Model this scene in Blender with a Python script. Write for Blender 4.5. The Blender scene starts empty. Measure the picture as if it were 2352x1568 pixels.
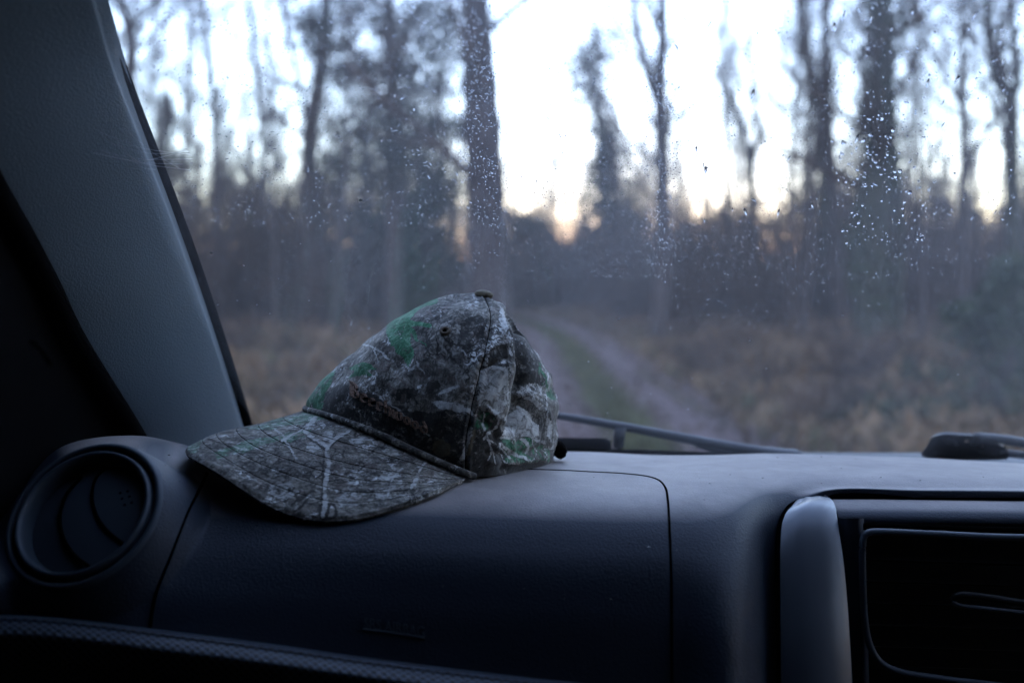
import bpy, math, random
import numpy as np
from mathutils import Vector, Matrix
from mathutils.bvhtree import BVHTree
random.seed(7); rng = np.random.default_rng(7)
C = bpy.context.scene.collection
sc = bpy.context.scene
EYE = 1.45                      # eye height above the forest floor, metres

# ------------------------------------------------------------------ camera
PITCH = math.radians(-3.5)
cam_d = bpy.data.cameras.new('camera'); cam = bpy.data.objects.new('camera', cam_d); C.objects.link(cam)
cam.location = (0, 0, EYE); cam.rotation_euler = (math.pi/2 + PITCH, 0, 0)
cam_d.lens = 35; cam_d.sensor_width = 36; cam_d.clip_start = 0.01; cam_d.clip_end = 3000
cam_d.dof.use_dof = True; cam_d.dof.focus_distance = 0.63; cam_d.dof.aperture_fstop = 4.6
sc.camera = cam
# ------------------------------------------------------------------ sky, sun, exposure
SUN_EL = math.radians(-1); SUN_AZ = math.radians(7)      # azimuth to the right of straight ahead (+Y)
W = bpy.data.worlds.new('World'); sc.world = W; W.use_nodes = True
nt = W.node_tree; bg = nt.nodes['Background']
sky = nt.nodes.new('ShaderNodeTexSky'); sky.sky_type = 'NISHITA'; sky.sun_disc = False
sky.sun_elevation = SUN_EL; sky.sun_rotation = SUN_AZ
sky.air_density = 1.0; sky.dust_density = .2; sky.ozone_density = 2.5
hs = nt.nodes.new('ShaderNodeHueSaturation'); hs.inputs['Saturation'].default_value = 0.72
nt.links.new(sky.outputs[0], hs.inputs['Color']); nt.links.new(hs.outputs[0], bg.inputs['Color'])
bg.inputs['Strength'].default_value = 0.15
sd = bpy.data.lights.new('dusk_sun', 'SUN'); sd.energy = 0.008; sd.angle = math.radians(14); sd.color = (1, 0.72, 0.5)
so = bpy.data.objects.new('dusk_sun', sd); C.objects.link(so)
sv = Vector((math.sin(SUN_AZ)*math.cos(SUN_EL), math.cos(SUN_AZ)*math.cos(SUN_EL), math.sin(SUN_EL)))
so.rotation_euler = sv.to_track_quat('Z', 'Y').to_euler(); so.location = (0, 0, 30)
sc.view_settings.view_transform = 'Standard'; sc.view_settings.look = 'None'; sc.view_settings.gamma = 1
sc.view_settings.exposure = 6.12
sc.cycles.max_bounces = 8; sc.cycles.diffuse_bounces = 3; sc.cycles.glossy_bounces = 3
sc.cycles.transmission_bounces = 6; sc.cycles.transparent_max_bounces = 24
sc.cycles.caustics_reflective = False; sc.cycles.caustics_refractive = False
sc.cycles.use_denoising = True; sc.cycles.sample_clamp_indirect = 4

# ------------------------------------------------------------------ helpers
F = 2352*35/36
cp, sp = math.cos(PITCH), math.sin(PITCH)
def P(u, v, y):
    """point at depth y (metres ahead of the seat) seen in direction u, v"""
    u = np.asarray(u, float); v = np.asarray(v, float); y = np.asarray(y, float)
    a = (u-1176)/F; b = (784-v)/F
    dy = cp - b*sp; dz = sp + b*cp
    return np.stack([a*y/dy, y+0*a, EYE + dz*y/dy], -1)
def PROJ(V):
    x, y, z = V[..., 0], V[..., 1], V[..., 2]-EYE
    d = y*cp + z*sp; up = -y*sp + z*cp
    return np.stack([1176 + F*x/d, 784 - F*up/d], -1)

def mk(name, V, Fc, mat=None, parent=None, smooth=True, link=True):
    V = np.asarray(V, np.float32).reshape(-1, 3)
    me = bpy.data.meshes.new(name)
    if isinstance(Fc, np.ndarray):
        n, k = Fc.shape
        me.vertices.add(len(V)); me.vertices.foreach_set('co', V.ravel())
        me.loops.add(n*k); me.loops.foreach_set('vertex_index', Fc.astype(np.int32).ravel())
        me.polygons.add(n); me.polygons.foreach_set('loop_start', np.arange(n, dtype=np.int32)*k)
        me.update(calc_edges=True)
    else:
        me.from_pydata(V.tolist(), [], Fc)
    me.validate(clean_customdata=False)
    if smooth: me.polygons.foreach_set('use_smooth', np.ones(len(me.polygons), bool))
    if mat: me.materials.append(mat)
    o = bpy.data.objects.new(name, me)
    if parent is not None: o.parent = parent
    if link: C.objects.link(o)
    return o
def tag(o, label=None, cat=None, group=None, kind=None):
    for k, v in (('label', label), ('category', cat), ('group', group), ('kind', kind)):
        if v: o[k] = v
    return o
def empty(name, label, cat, group=None, loc=(0, 0, 0)):
    o = bpy.data.objects.new(name, None); C.objects.link(o); o.location = loc; o.empty_display_size = .05
    return tag(o, label, cat, group)
def crom(A, n, axis=0, closed=False):
    """Catmull-Rom resampling of control points to n samples"""
    A = np.moveaxis(np.asarray(A, float), axis, 0); m = len(A)
    t = np.linspace(0, m if closed else m-1, n, endpoint=not closed)
    i = np.minimum(np.floor(t).astype(int), (m if closed else m-1)-1); f = t-i
    if closed: g = lambda k: A[(i+k) % m]
    else:
        E = np.concatenate([2*A[:1]-A[1:2], A, 2*A[-1:]-A[-2:-1]]); g = lambda k: E[np.clip(i+k+1, 0, m+1)]
    f = f.reshape((-1,)+(1,)*(A.ndim-1))
    p0, p1, p2, p3 = g(-1), g(0), g(1), g(2)
    R = .5*((2*p1)+(-p0+p2)*f+(2*p0-5*p1+4*p2-p3)*f**2+(-p0+3*p1-3*p2+p3)*f**3)
    return np.moveaxis(R, 0, axis)
def gfaces(nr, nc, wrap=False):
    r = np.arange(nr-1)[:, None]; c = np.arange(nc if wrap else nc-1)[None]
    a = r*nc+c; b = r*nc+(c+1) % nc
    return np.stack([a, b, b+nc, a+nc], -1).reshape(-1, 4)
def tube_arrays(P3, R, n=8, flat=None):
    P3 = np.asarray(P3, float); m = len(P3); R = np.broadcast_to(np.asarray(R, float), (m,))
    T = np.gradient(P3, axis=0); T /= np.linalg.norm(T, axis=1, keepdims=True)+1e-12
    ref = np.array([0, 0, 1.]) if abs(T[0, 2]) < .9 else np.array([1., 0, 0])
    A = np.cross(T, ref); A /= np.linalg.norm(A, axis=1, keepdims=True)+1e-12
    B = np.cross(A, T)
    th = np.linspace(0, 2*np.pi, n, endpoint=False)
    ring = P3[:, None]+R[:, None, None]*(A[:, None]*np.cos(th)[None, :, None]+B[:, None]*np.sin(th)[None, :, None])
    V = ring.reshape(-1, 3); Fq = gfaces(m, n, True)
    V = np.concatenate([V, P3[:1], P3[-1:]]); k = np.arange(n)
    c0 = np.stack([(k+1) % n, k, np.full(n, m*n), np.full(n, m*n)], -1)
    c1 = np.stack([(m-1)*n+k, (m-1)*n+(k+1) % n, np.full(n, m*n+1), np.full(n, m*n+1)], -1)
    return V, Fq, c0, c1
def tube(name, P3, R, mat, parent=None, n=8):
    V, Fq, c0, c1 = tube_arrays(P3, R, n)
    return mk(name, V, [tuple(f) for f in Fq]+[tuple(f[:3]) for f in c0]+[tuple(f[:3]) for f in c1], mat, parent)
def segs(p0, p1, r0, r1, n=3):
    """many tapered twigs as one array mesh"""
    p0 = np.asarray(p0, float); p1 = np.asarray(p1, float); r0 = np.asarray(r0, float); r1 = np.asarray(r1, float)
    T = p1-p0; L = np.linalg.norm(T, axis=1, keepdims=True)+1e-9; T = T/L
    ref = np.where(np.abs(T[:, 2:3]) < .9, [[0, 0, 1.]], [[1., 0, 0]])
    A = np.cross(T, ref); A /= np.linalg.norm(A, axis=1, keepdims=True); B = np.cross(A, T)
    th = np.linspace(0, 2*np.pi, n, endpoint=False)
    d = A[:, None]*np.cos(th)[None, :, None]+B[:, None]*np.sin(th)[None, :, None]
    V = np.concatenate([p0[:, None]+d*r0[:, None, None], p1[:, None]+d*r1[:, None, None]], 1).reshape(-1, 3)
    k = np.arange(n); base = np.stack([k, (k+1) % n, (k+1) % n+n, k+n], -1)
    Fq = (np.arange(len(p0))[:, None, None]*2*n+base[None]).reshape(-1, 4)
    return V, Fq
def leaves(Cn, size, up=0.0, seed=0, aspect=.55):
    """small leaf blades, each one quad with its own tilt"""
    r = np.random.default_rng(seed); n = len(Cn); size = np.broadcast_to(size, (n,))
    a = r.normal(size=(n, 3)); a[:, 2] += up; a /= np.linalg.norm(a, axis=1, keepdims=True)
    b = np.cross(a, r.normal(size=(n, 3))); b /= np.linalg.norm(b, axis=1, keepdims=True)
    s = size[:, None]; w = s*aspect/2
    V = np.stack([Cn, Cn+a*s*.5+b*w, Cn+a*s, Cn+a*s*.5-b*w], 1).reshape(-1, 3)
    return V, np.arange(n*4).reshape(-1, 4)
def joinA(parts):
    Vs, Fs, o = [], [], 0
    for V, Fq in parts: Vs.append(V); Fs.append(Fq+o); o += len(V)
    return np.concatenate(Vs), np.concatenate(Fs)
def pdist(UV, poly):
    """distance of points to a polyline"""
    UV = np.asarray(UV, float); best = np.full(len(UV), 1e9)
    for a, b in zip(poly[:-1], poly[1:]):
        a = np.array(a, float); b = np.array(b, float); d = b-a
        t = np.clip(((UV-a)@d)/(d@d+1e-9), 0, 1)
        best = np.minimum(best, np.linalg.norm(UV-(a+t[:, None]*d), axis=1))
    return best
def inpoly(UV, poly):
    x, y = UV[:, 0], UV[:, 1]; ins = np.zeros(len(UV), bool); n = len(poly)
    for i in range(n):
        x1, y1 = poly[i]; x2, y2 = poly[(i+1) % n]
        if y1 == y2: continue
        ins ^= ((y1 > y) != (y2 > y)) & (x < (x2-x1)*(y-y1)/(y2-y1)+x1)
    return ins

# ------------------------------------------------------------------ materials
def mat(name, col, rough=.7, spec=.3, bump=None, vary=None, sheen=0, coat=0, metallic=0):
    """vary=(colour2, scale, lo, hi); bump=(scale, strength, distance[, kind])"""
    m = bpy.data.materials.new(name); m.use_nodes = True; N = m.node_tree.nodes; L = m.node_tree.links
    b = N['Principled BSDF']; b.inputs['Base Color'].default_value = (*col, 1)
    b.inputs['Roughness'].default_value = rough; b.inputs['Specular IOR Level'].default_value = spec
    b.inputs['Metallic'].default_value = metallic; b.inputs['Sheen Weight'].default_value = sheen
    tc = N.new('ShaderNodeTexCoord')
    if vary:
        n = N.new('ShaderNodeTexNoise'); n.inputs['Scale'].default_value = vary[1]; n.inputs['Detail'].default_value = 6
        n.inputs['Roughness'].default_value = .62
        L.new(tc.outputs['Object'], n.inputs['Vector'])
        r = N.new('ShaderNodeValToRGB'); r.color_ramp.elements[0].position = vary[2]; r.color_ramp.elements[1].position = vary[3]
        r.color_ramp.elements[0].color = (*col, 1); r.color_ramp.elements[1].color = (*vary[0], 1)
        L.new(n.outputs[0], r.inputs[0]); L.new(r.outputs[0], b.inputs['Base Color'])
    if bump:
        if len(bump) > 3 and bump[3] == 'vor':
            n = N.new('ShaderNodeTexVoronoi'); n.feature = 'SMOOTH_F1'; o = n.outputs['Distance']
        else:
            n = N.new('ShaderNodeTexNoise'); n.inputs['Detail'].default_value = 4; o = n.outputs[0]
        n.inputs['Scale'].default_value = bump[0]; L.new(tc.outputs['Object'], n.inputs['Vector'])
        bm = N.new('ShaderNodeBump'); bm.inputs['Strength'].default_value = bump[1]; bm.inputs['Distance'].default_value = bump[2]
        L.new(o, bm.inputs['Height']); L.new(bm.outputs[0], b.inputs['Normal'])
    return m
M = {}
M['bark'] = mat('bark', (.045, .040, .038), .9, .1, (14, .6, .03), ((.10, .09, .085), 6, .35, .7))
M['pinebark'] = mat('pine_bark', (.03, .026, .026), .9, .1, (10, .7, .04), ((.075, .062, .058), 5, .35, .7))
M['mossbark'] = mat('ivy_bark', (.03, .036, .028), .9, .1, (14, .6, .03), ((.075, .08, .06), 7, .35, .7))
M['twig'] = mat('twig', (.045, .036, .030), .85, .1, None, ((.105, .080, .062), 2, .4, .6))
M['needle'] = mat('needle', (.020, .028, .018), .8, .15, None, ((.05, .06, .04), 1.2, .4, .65))
M['holly'] = mat('holly_leaf', (.018, .034, .014), .6, .3, None, ((.045, .07, .028), 3, .4, .65))
M['bushleaf'] = mat('bush_leaf', (.055, .042, .034), .85, .1, None, ((.14, .100, .070), 1.5, .4, .65))
M['bracken'] = mat('bracken', (.055, .038, .024), .9, .1, None, ((.25, .175, .105), .9, .40, .62))
M['grass'] = mat('grass', (.055, .062, .028), .85, .1, None, ((.14, .14, .07), 1.3, .35, .65))
M['black'] = mat('black_rubber', (.002, .002, .0025), .9, .02)
M['gap'] = mat('gap_shade_and_thread', (.002, .002, .002), .95, .0)  # near-black that paints the shade in gaps and holes, also dark stitching

def ground_mat(name, a, b, c, sc1=.9, sc2=7):
    m = mat(name, a, .95, .1, (30, .8, .03)); N = m.node_tree.nodes; L = m.node_tree.links; bs = N['Principled BSDF']
    tc = N.new('ShaderNodeTexCoord'); n1 = N.new('ShaderNodeTexNoise'); n1.inputs['Scale'].default_value = sc1; n1.inputs['Detail'].default_value = 5
    n2 = N.new('ShaderNodeTexNoise'); n2.inputs['Scale'].default_value = sc2; n2.inputs['Detail'].default_value = 5
    for n in (n1, n2): L.new(tc.outputs['Object'], n.inputs['Vector'])
    r1 = N.new('ShaderNodeValToRGB'); r1.color_ramp.elements[0].position = .4; r1.color_ramp.elements[1].position = .62
    r1.color_ramp.elements[0].color = (*a, 1); r1.color_ramp.elements[1].color = (*b, 1); L.new(n1.outputs[0], r1.inputs[0])
    mx = N.new('ShaderNodeMix'); mx.data_type = 'RGBA'
    r2 = N.new('ShaderNodeValToRGB'); r2.color_ramp.elements[0].position = .45; r2.color_ramp.elements[1].position = .7
    L.new(n2.outputs[0], r2.inputs[0]); L.new(r2.outputs[0], mx.inputs[0]); L.new(r1.outputs[0], mx.inputs[6]); mx.inputs[7].default_value = (*c, 1)
    L.new(mx.outputs[2], bs.inputs['Base Color']); return m
M['floor'] = ground_mat('leaf_litter', (.07, .052, .040), (.15, .105, .070), (.055, .045, .038))
M['rut'] = ground_mat('muddy_rut', (.12, .085, .080), (.175, .130, .125), (.08, .056, .048), 1.6, 4)
M['verge'] = ground_mat('grassy_strip', (.075, .082, .035), (.135, .138, .062), (.095, .078, .06), .9, 3)

# dusty textured interior plastic
def plastic(name, col, dust, dust_sheen_amt, rough, grain=1500, bs=.25):
    m = bpy.data.materials.new(name); m.use_nodes = True; N = m.node_tree.nodes; L = m.node_tree.links
    b = N['Principled BSDF']; b.inputs['Roughness'].default_value = rough; b.inputs['Specular IOR Level'].default_value = .33
    tc = N.new('ShaderNodeTexCoord')
    v = N.new('ShaderNodeTexVoronoi'); v.inputs['Scale'].default_value = grain*.55; v.feature = 'F1'
    n = N.new('ShaderNodeTexNoise'); n.inputs['Scale'].default_value = grain; n.inputs['Detail'].default_value = 3
    n2 = N.new('ShaderNodeTexNoise'); n2.inputs['Scale'].default_value = 22; n2.inputs['Detail'].default_value = 7; n2.inputs['Roughness'].default_value = .7
    for x in (v, n, n2): L.new(tc.outputs['Object'], x.inputs['Vector'])
    ad = N.new('ShaderNodeMath'); ad.operation = 'ADD'; L.new(v.outputs['Distance'], ad.inputs[0]); L.new(n.outputs[0], ad.inputs[1])
    bm = N.new('ShaderNodeBump'); bm.inputs['Strength'].default_value = bs; bm.inputs['Distance'].default_value = .0006
    L.new(ad.outputs[0], bm.inputs['Height']); L.new(bm.outputs[0], b.inputs['Normal'])
    # upward faces turn pale: dust, with the sky's sheen put into the colour
    ge = N.new('ShaderNodeNewGeometry'); sx = N.new('ShaderNodeSeparateXYZ'); L.new(ge.outputs['Normal'], sx.inputs[0])
    mr = N.new('ShaderNodeMapRange'); mr.inputs[1].default_value = .86; mr.inputs[2].default_value = 1.0; mr.inputs[4].default_value = dust_sheen_amt
    L.new(sx.outputs['Z'], mr.inputs[0])
    mr2 = N.new('ShaderNodeMapRange'); mr2.inputs[1].default_value = .3; mr2.inputs[2].default_value = .7; mr2.inputs[3].default_value = .6; mr2.inputs[4].default_value = 1.1
    L.new(n2.outputs[0], mr2.inputs[0])
    mu = N.new('ShaderNodeMath'); mu.operation = 'MULTIPLY'; L.new(mr.outputs[0], mu.inputs[0]); L.new(mr2.outputs[0], mu.inputs[1])
    mx = N.new('ShaderNodeMix'); mx.data_type = 'RGBA'; L.new(mu.outputs[0], mx.inputs[0])
    mx.inputs[6].default_value = (*col, 1); mx.inputs[7].default_value = (*dust, 1); L.new(mx.outputs[2], b.inputs['Base Color'])
    return m
M['dash'] = plastic('dashboard_plastic', (.015, .024, .040), (.42, .37, .34), .72, .55, 1300, .30)
M['trim'] = plastic('pillar_trim_plastic', (.115, .15, .18), (.115, .15, .18), .3, .6, 1300, .3)
M['vent'] = plastic('vent_plastic', (.050, .066, .085), (.06, .06, .06), .2, .42, 2500, .12)
M['silver'] = mat('silver_painted_plastic', (.10, .115, .135), .33, .5, (3000, .06, .0004), None, metallic=.2)
M['slat'] = mat('vent_slat_black', (.008, .009, .011), .45, .3)
M['fabric'] = mat('headliner_dark', (.015, .015, .016), .95, .1)
M['bonnet'] = mat('bonnet_paint', (.02, .025, .035), .35, .5)
M['wiper'] = mat('wiper_black_paint', (.025, .028, .034), .42, .5, (600, .2, .0004))

# ------------------------------------------------------------------ terrain
def gnoise(x, y, s, seed):
    r = np.random.default_rng(seed); o = 0
    for k in range(5):
        fx, fy, ph = r.normal(size=3); o = o+np.sin(x*fx/s+y*fy/s+ph*9)/(k+1)
    return o
xs = np.concatenate([np.linspace(-240, -40, 18), np.linspace(-38, 38, 190), np.linspace(40, 240, 18)])
ys = np.concatenate([np.linspace(-60, -5, 8), np.linspace(-4, 80, 210), np.linspace(84, 300, 18)])
X, Y = np.meshgrid(xs, ys)
def track_x(y):      # centre line of the track: straight ahead, then bending left
    y = np.asarray(y, float); return 1.12+.26*np.clip((y-9)/25, 0, 1)-np.clip(y-22, 0, 1e3)**2*.006
def ground_z(x, y):
    d = np.abs(x-track_x(y)); near = np.clip((d-1.4)/2.5, 0, 1)*np.clip((np.abs(y)+np.abs(x)-2)/4, 0, 1)
    rut = -.06*np.exp(-((d-.72)/.24)**2)
    glow_bank = 3.4*np.clip((np.hypot(x, y)-78)/45, 0, 1)**2*(3-2*np.clip((np.hypot(x, y)-78)/45, 0, 1))  # added far rise, put in to hide the horizon glow
    return glow_bank+near*(.07*gnoise(x, y, 1.6, 3)+.12*gnoise(x, y, 6, 5)*np.clip(1-np.abs(y)/120, 0, 1)+.05)+rut
Z = ground_z(X, Y)
o = mk('forest_floor', np.stack([X, Y, Z], -1), gfaces(len(ys), len(xs)), M['floor']); tag(o, kind='structure')
def strip(name, off0, off1, mt, lift, jag, seed):
    yy = np.linspace(2.5, 46, 260); c = track_x(yy)
    r = np.random.default_rng(seed); j0 = gnoise(yy, yy*0, .6, seed)*jag; j1 = gnoise(yy, yy*0, .6, seed+9)*jag
    t = np.linspace(0, 1, 7)[None]; xx = c[:, None]+(off0+j0)[:, None]*(1-t)+(off1+j1)[:, None]*t; yv = np.repeat(yy[:, None], 7, 1)
    o = mk(name, np.stack([xx, yv, ground_z(xx, yv)+lift], -1), gfaces(260, 7), mt); return tag(o, kind='structure')
strip('track', -1.25, 1.30, M['rut'], .012, .07, 11)
strip('grass_verge', -.22, .20, M['verge'], .024, .07, 12)

# ------------------------------------------------------------------ vegetation
def grow(n_l1, n_l2, n_l3, H, r0, crown0=.35, spread=1.0, droop=.0, seed=0, trunk=None, upw=.55):
    """limbs and twigs springing from a trunk polyline; returns twig mesh arrays"""
    r = random.Random(seed); tr = trunk if trunk is not None else np.array([[0, 0, 0], [.02*H*r.uniform(-1, 1), .02*H, H*.5], [.03*H*r.uniform(-1, 1), 0, H]])
    tr = crom(tr, 24); S0, S1, R0, R1 = [], [], [], []
    def limb(p, d, L, rad, lev, nk):
        k = 4 if lev < 3 else 2; q = np.array(p, float); d = np.array(d, float)
        for i in range(k):
            d = d+np.array([r.gauss(0, .16), r.gauss(0, .16), r.gauss(0, .12)+(.10 if lev < 3 else 0)-droop]); d /= np.linalg.norm(d)
            q2 = q+d*L/k; ra, rb = rad*(1-i/k*.7), rad*(1-(i+1)/k*.7)
            S0.append(q); S1.append(q2); R0.append(ra); R1.append(rb)
            if lev < 3:
                for _ in range(nk[0]):
                    dd = d+np.array([r.gauss(0, .7), r.gauss(0, .7), r.gauss(.15, .5)]); dd /= np.linalg.norm(dd)
                    s = r.random(); limb(q*(1-s)+q2*s, dd, L*r.uniform(.32, .6), rb*.55, lev+1, nk[1:]+[0])
            q = q2
    for i in range(n_l1):
        s = crown0+(1-crown0)*(i+r.random())/n_l1; p = tr[min(23, int(s*23))]
        a = r.uniform(0, 2*math.pi); d = (math.cos(a), math.sin(a), upw*r.uniform(.6, 1.5)+.25*(s))
        n = np.linalg.norm(d); limb(p, np.array(d)/n, H*spread*r.uniform(.16, .30)*(1.25-s*.7), r0*(.40-.25*s), 1, [n_l2, n_l3])
    return segs(S0, S1, np.maximum(R0, .006), np.maximum(R1, .0035)), np.array(S1)

def place(u, v, dist=None):
    """ground point seen at u for a base at distance"""
    p = P(u, 700, dist); return p[0], p[1]

def hero_tree(name, label, group, dist, trunk_uv, rad, mt, limbs=(), crown=None, seed=1, twigs=True, extra=None, cat='tree', upto=14):
    """trunk_uv: directions along the trunk from the root up"""
    pts = np.array([P(u, v, dist) for u, v in trunk_uv]); rad = rad*1.25; g = float(ground_z(pts[0, 0], pts[0, 1]))
    pts[0, 2] = g-.05
    root = empty(name, label, cat, group, (pts[0, 0], dist, g))
    L = pts-np.array([pts[0, 0], dist, g]); rr = np.random.default_rng(seed)
    L[:, 1] += np.cumsum(rr.normal(0, .08, len(L)))*np.linspace(0, 1, len(L))
    if L[-1, 2] < upto and crown != 'none':
        d = L[-1]-L[-2]; d /= np.linalg.norm(d); L = np.concatenate([L, [L[-1]+d*(upto-L[-1, 2])]])
    nn = 40; Q = crom(L, nn); R = np.interp(np.linspace(0, 1, nn), [0, .04, .5, 1], [rad*1.35, rad*1.05, rad*.85, rad*.45])
    R = R*(1+.05*np.sin(np.arange(nn)*1.7))
    tk = tube('trunk', Q, R, mt, root, 12)
    arrs = []; ends = []
    for k, (poly, r0) in enumerate(limbs):
        lp = np.array([P(u, v, dist) for u, v in poly])-np.array([pts[0, 0], dist, g]); lp[1:, 1] += np.linspace(0, .5, len(lp)-1)*(-1)**k
        d = lp[-1]-lp[-2]; d /= np.linalg.norm(d)
        if crown != 'none' and lp[-1, 2] > EYE+ (784/F-.06)*dist*.8: lp = np.concatenate([lp, [lp[-1]+d*2.5]])
        tube('limb', crom(lp, 22), np.linspace(r0*1.2, r0*.6, 22), mt, root, 8)
        (V, Fq), e = grow(5, 2, 1, np.linalg.norm(lp[-1]-lp[0])*1.6, r0*1.2, .2, 1.0, seed=seed*7+k, trunk=lp); arrs.append((V, Fq))
    if twigs:
        (V, Fq), e = grow(*(twigs if isinstance(twigs, tuple) else (14, 2, 2)), L[-1, 2], rad, .3, .8, seed=seed, trunk=L); arrs.append((V, Fq)); ends = e
    if arrs:
        V, Fq = joinA(arrs); mk('crown', V, Fq, M['twig'], root, False)
    if extra: extra(root, L, ends, seed)
    return root

def clumps(mt, centres, rads, n, size, seed, up=0):
    r = np.random.default_rng(seed); k = r.integers(0, len(centres), n)
    d = r.normal(size=(n, 3)); d /= np.linalg.norm(d, axis=1, keepdims=True); d *= r.random((n, 1))**.45
    c = np.asarray(centres)[k]+d*np.asarray(rads)[k]
    return leaves(c, size*r.uniform(.6, 1.4, n), up, seed)

def ivy(z0, z1, rad, n=2600, size=.13):
    def f(root, L, ends, seed):
        r = np.random.default_rng(seed); zz = r.uniform(z0, z1, n); Q = crom(L, 200)
        i = np.clip(np.searchsorted(Q[:, 2], zz), 0, 199); a = r.uniform(0, 6.283, n); rr = rad*(.8+.7*r.random(n)**2)*(1+.35*np.sin(zz*2.1+a))
        c = Q[i]+np.stack([np.cos(a)*rr, np.sin(a)*rr, r.normal(0, .1, n)], -1)
        V, Fq = leaves(c, size*r.uniform(.6, 1.4, n), 0, seed); o = mk('ivy', V, Fq, M['holly'], root, False); o['kind'] = 'stuff'
    return f
def needles(spec, n, size, dist):
    """spec: clumps (u, v, ru, rv) seen on the boughs"""
    def f(root, L, ends, seed):
        r = np.random.default_rng(seed); base = np.array(root.location); cs, rs = [], []
        Q = crom(L, 80); S0, S1 = [], []
        for (u, v, ru, rv) in spec:
            dy = r.uniform(-1.6, 1.6); c = P(u+r.normal(0, 6), v+r.normal(0, 6), dist+dy)-base; cs.append(c); k_ = 1.5; rs.append((ru/F*dist*k_, min(ru, rv)/F*dist*1.5, rv/F*dist*k_))
            t = Q[np.argmin(np.abs(Q[:, 2]-(c[2]-.3*abs(c[0]-Q[-1, 0]))))]; S0.append(t); S1.append(c)
        V, Fq = clumps(None, cs, np.array(rs), n, size, seed); o = mk('needle_foliage', V, Fq, M['needle'], root, False); o['kind'] = 'stuff'
        for a_, b_ in zip(S0, S1):
            V, Fq = segs([a_], [b_], [.06], [.02], 6); mk('bough', V, Fq, M['bark'], root)
    return f

# the big pine and its neighbours
hero_tree('pine_tree', 'thick dark pine trunk rising behind the cap, left of the bright sky opening', None, 15,
          [(1128, 860), (1122, 600), (1108, 300), (1096, 100), (1090, -60)], .25, M['pinebark'], seed=3, twigs=(6, 2, 1), crown='x')
sp_ = [(720, 40, 40, 22), (760, 90, 50, 26), (820, 30, 60, 30), (905, 60, 60, 34), (980, 25, 60, 30), (1030, 60, 34, 26), (1010, 130, 44, 28),
       (850, 150, 62, 30), (930, 170, 60, 34), (1000, 215, 52, 30), (790, 180, 44, 24), (870, 240, 62, 30), (950, 270, 66, 30), (1030, 290, 36, 24),
       (830, 310, 60, 30), (905, 340, 70, 34), (985, 360, 52, 32), (860, 400, 76, 40), (950, 430, 80, 44), (1030, 420, 36, 34), (780, 380, 40, 30)]
hero_tree('pine_tree', 'dark needled conifer with ragged clumps just left of the thick pine trunk', None, 26,
          [(905, 760), (905, 500), (900, 250), (893, 60), (890, -60)], .17, M['bark'], seed=4, twigs=(18, 2, 1), extra=needles(sp_, 9000, .15, 26))
hero_tree('oak_tree', 'dark bare tree with a double trunk standing left of the needled conifer', None, 28,
          [(722, 755), (716, 600), (712, 430), (716, 300), (735, 180), (748, 60), (750, -40)], .20, M['bark'],
          [([(738, 740), (745, 620), (735, 520), (728, 420)], .16), ([(716, 330), (690, 200), (660, 60), (650, -30)], .07)], seed=5)
hero_tree('birch_tree', 'slim bare tree leaning beside the upper edge of the pillar', None, 17,
          [(330, 800), (310, 560), (298, 330), (296, 200), (300, 100), (278, 30), (262, -60)], .085, M['bark'],
          [([(298, 110), (310, 60), (330, -30)], .035)], seed=6)
hero_tree('birch_tree', 'thin bare tree with sparse twigs, second to the right of the pillar', None, 30,
          [(500, 740), (497, 450), (492, 250), (478, 110), (462, -30)], .10, M['bark'], [([(492, 260), (520, 160), (540, 60)], .05)], seed=7)
hero_tree('birch_tree', 'pale thin forked tree between the second thin tree and the double trunk', None, 38,
          [(610, 740), (612, 450), (600, 250), (585, 100), (580, -30)], .10, M['bark'], [([(605, 300), (640, 170), (655, 30)], .06)], seed=8)
hero_tree('conifer', 'small dark pointed conifer seen close to the pillar above the brush', None, 42,
          [(382, 740), (380, 480), (380, 330), (380, 235)], .10, M['bark'], seed=9, twigs=False, crown='none',
          extra=needles([(380, 245, 9, 14), (380, 270, 16, 16), (382, 300, 22, 18), (380, 335, 26, 20), (378, 370, 26, 22), (382, 410, 34, 24)], 1600, .2, 42))
hero_tree('oak_tree', 'straight bare tree with a Y fork low in the bright sky right of the track', None, 24,
          [(1512, 775), (1520, 640), (1523, 500), (1519, 350), (1514, 200), (1519, 100), (1518, -50)], .16, M['bark'],
          [([(1512, 235), (1492, 185), (1478, 120), (1466, 40), (1458, -50)], .10)], seed=10, twigs=(12, 3, 2))
hero_tree('conifer', 'narrow ivy-clad tree rising dark at the end of the track, left of a slimmer one', None, 46,
          [(1385, 730), (1385, 520), (1380, 380), (1374, 240), (1370, 140), (1362, 40), (1360, -50)], .12, M['mossbark'], seed=11, crown='none', twigs=(10, 2, 1),
          extra=needles([(1385, 330, 16, 30), (1387, 390, 26, 40), (1385, 460, 52, 46), (1395, 530, 64, 46), (1385, 600, 66, 44), (1405, 650, 60, 36), (1430, 480, 40, 50), (1445, 580, 40, 50), (1340, 150, 44, 40), (1385, 120, 40, 44), (1355, 215, 34, 40), (1375, 270, 22, 40), (1400, 360, 30, 50), (1372, 430, 40, 50), (1420, 520, 40, 60)], 9500, .2, 46))
hero_tree('birch_tree', 'slim dark tree at the end of the track beside the ivy-clad one', None, 44,
          [(1432, 720), (1428, 560), (1420, 420), (1412, 320), (1405, 240)], .11, M['bark'], seed=12, crown='none', twigs=(8, 2, 1))
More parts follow.
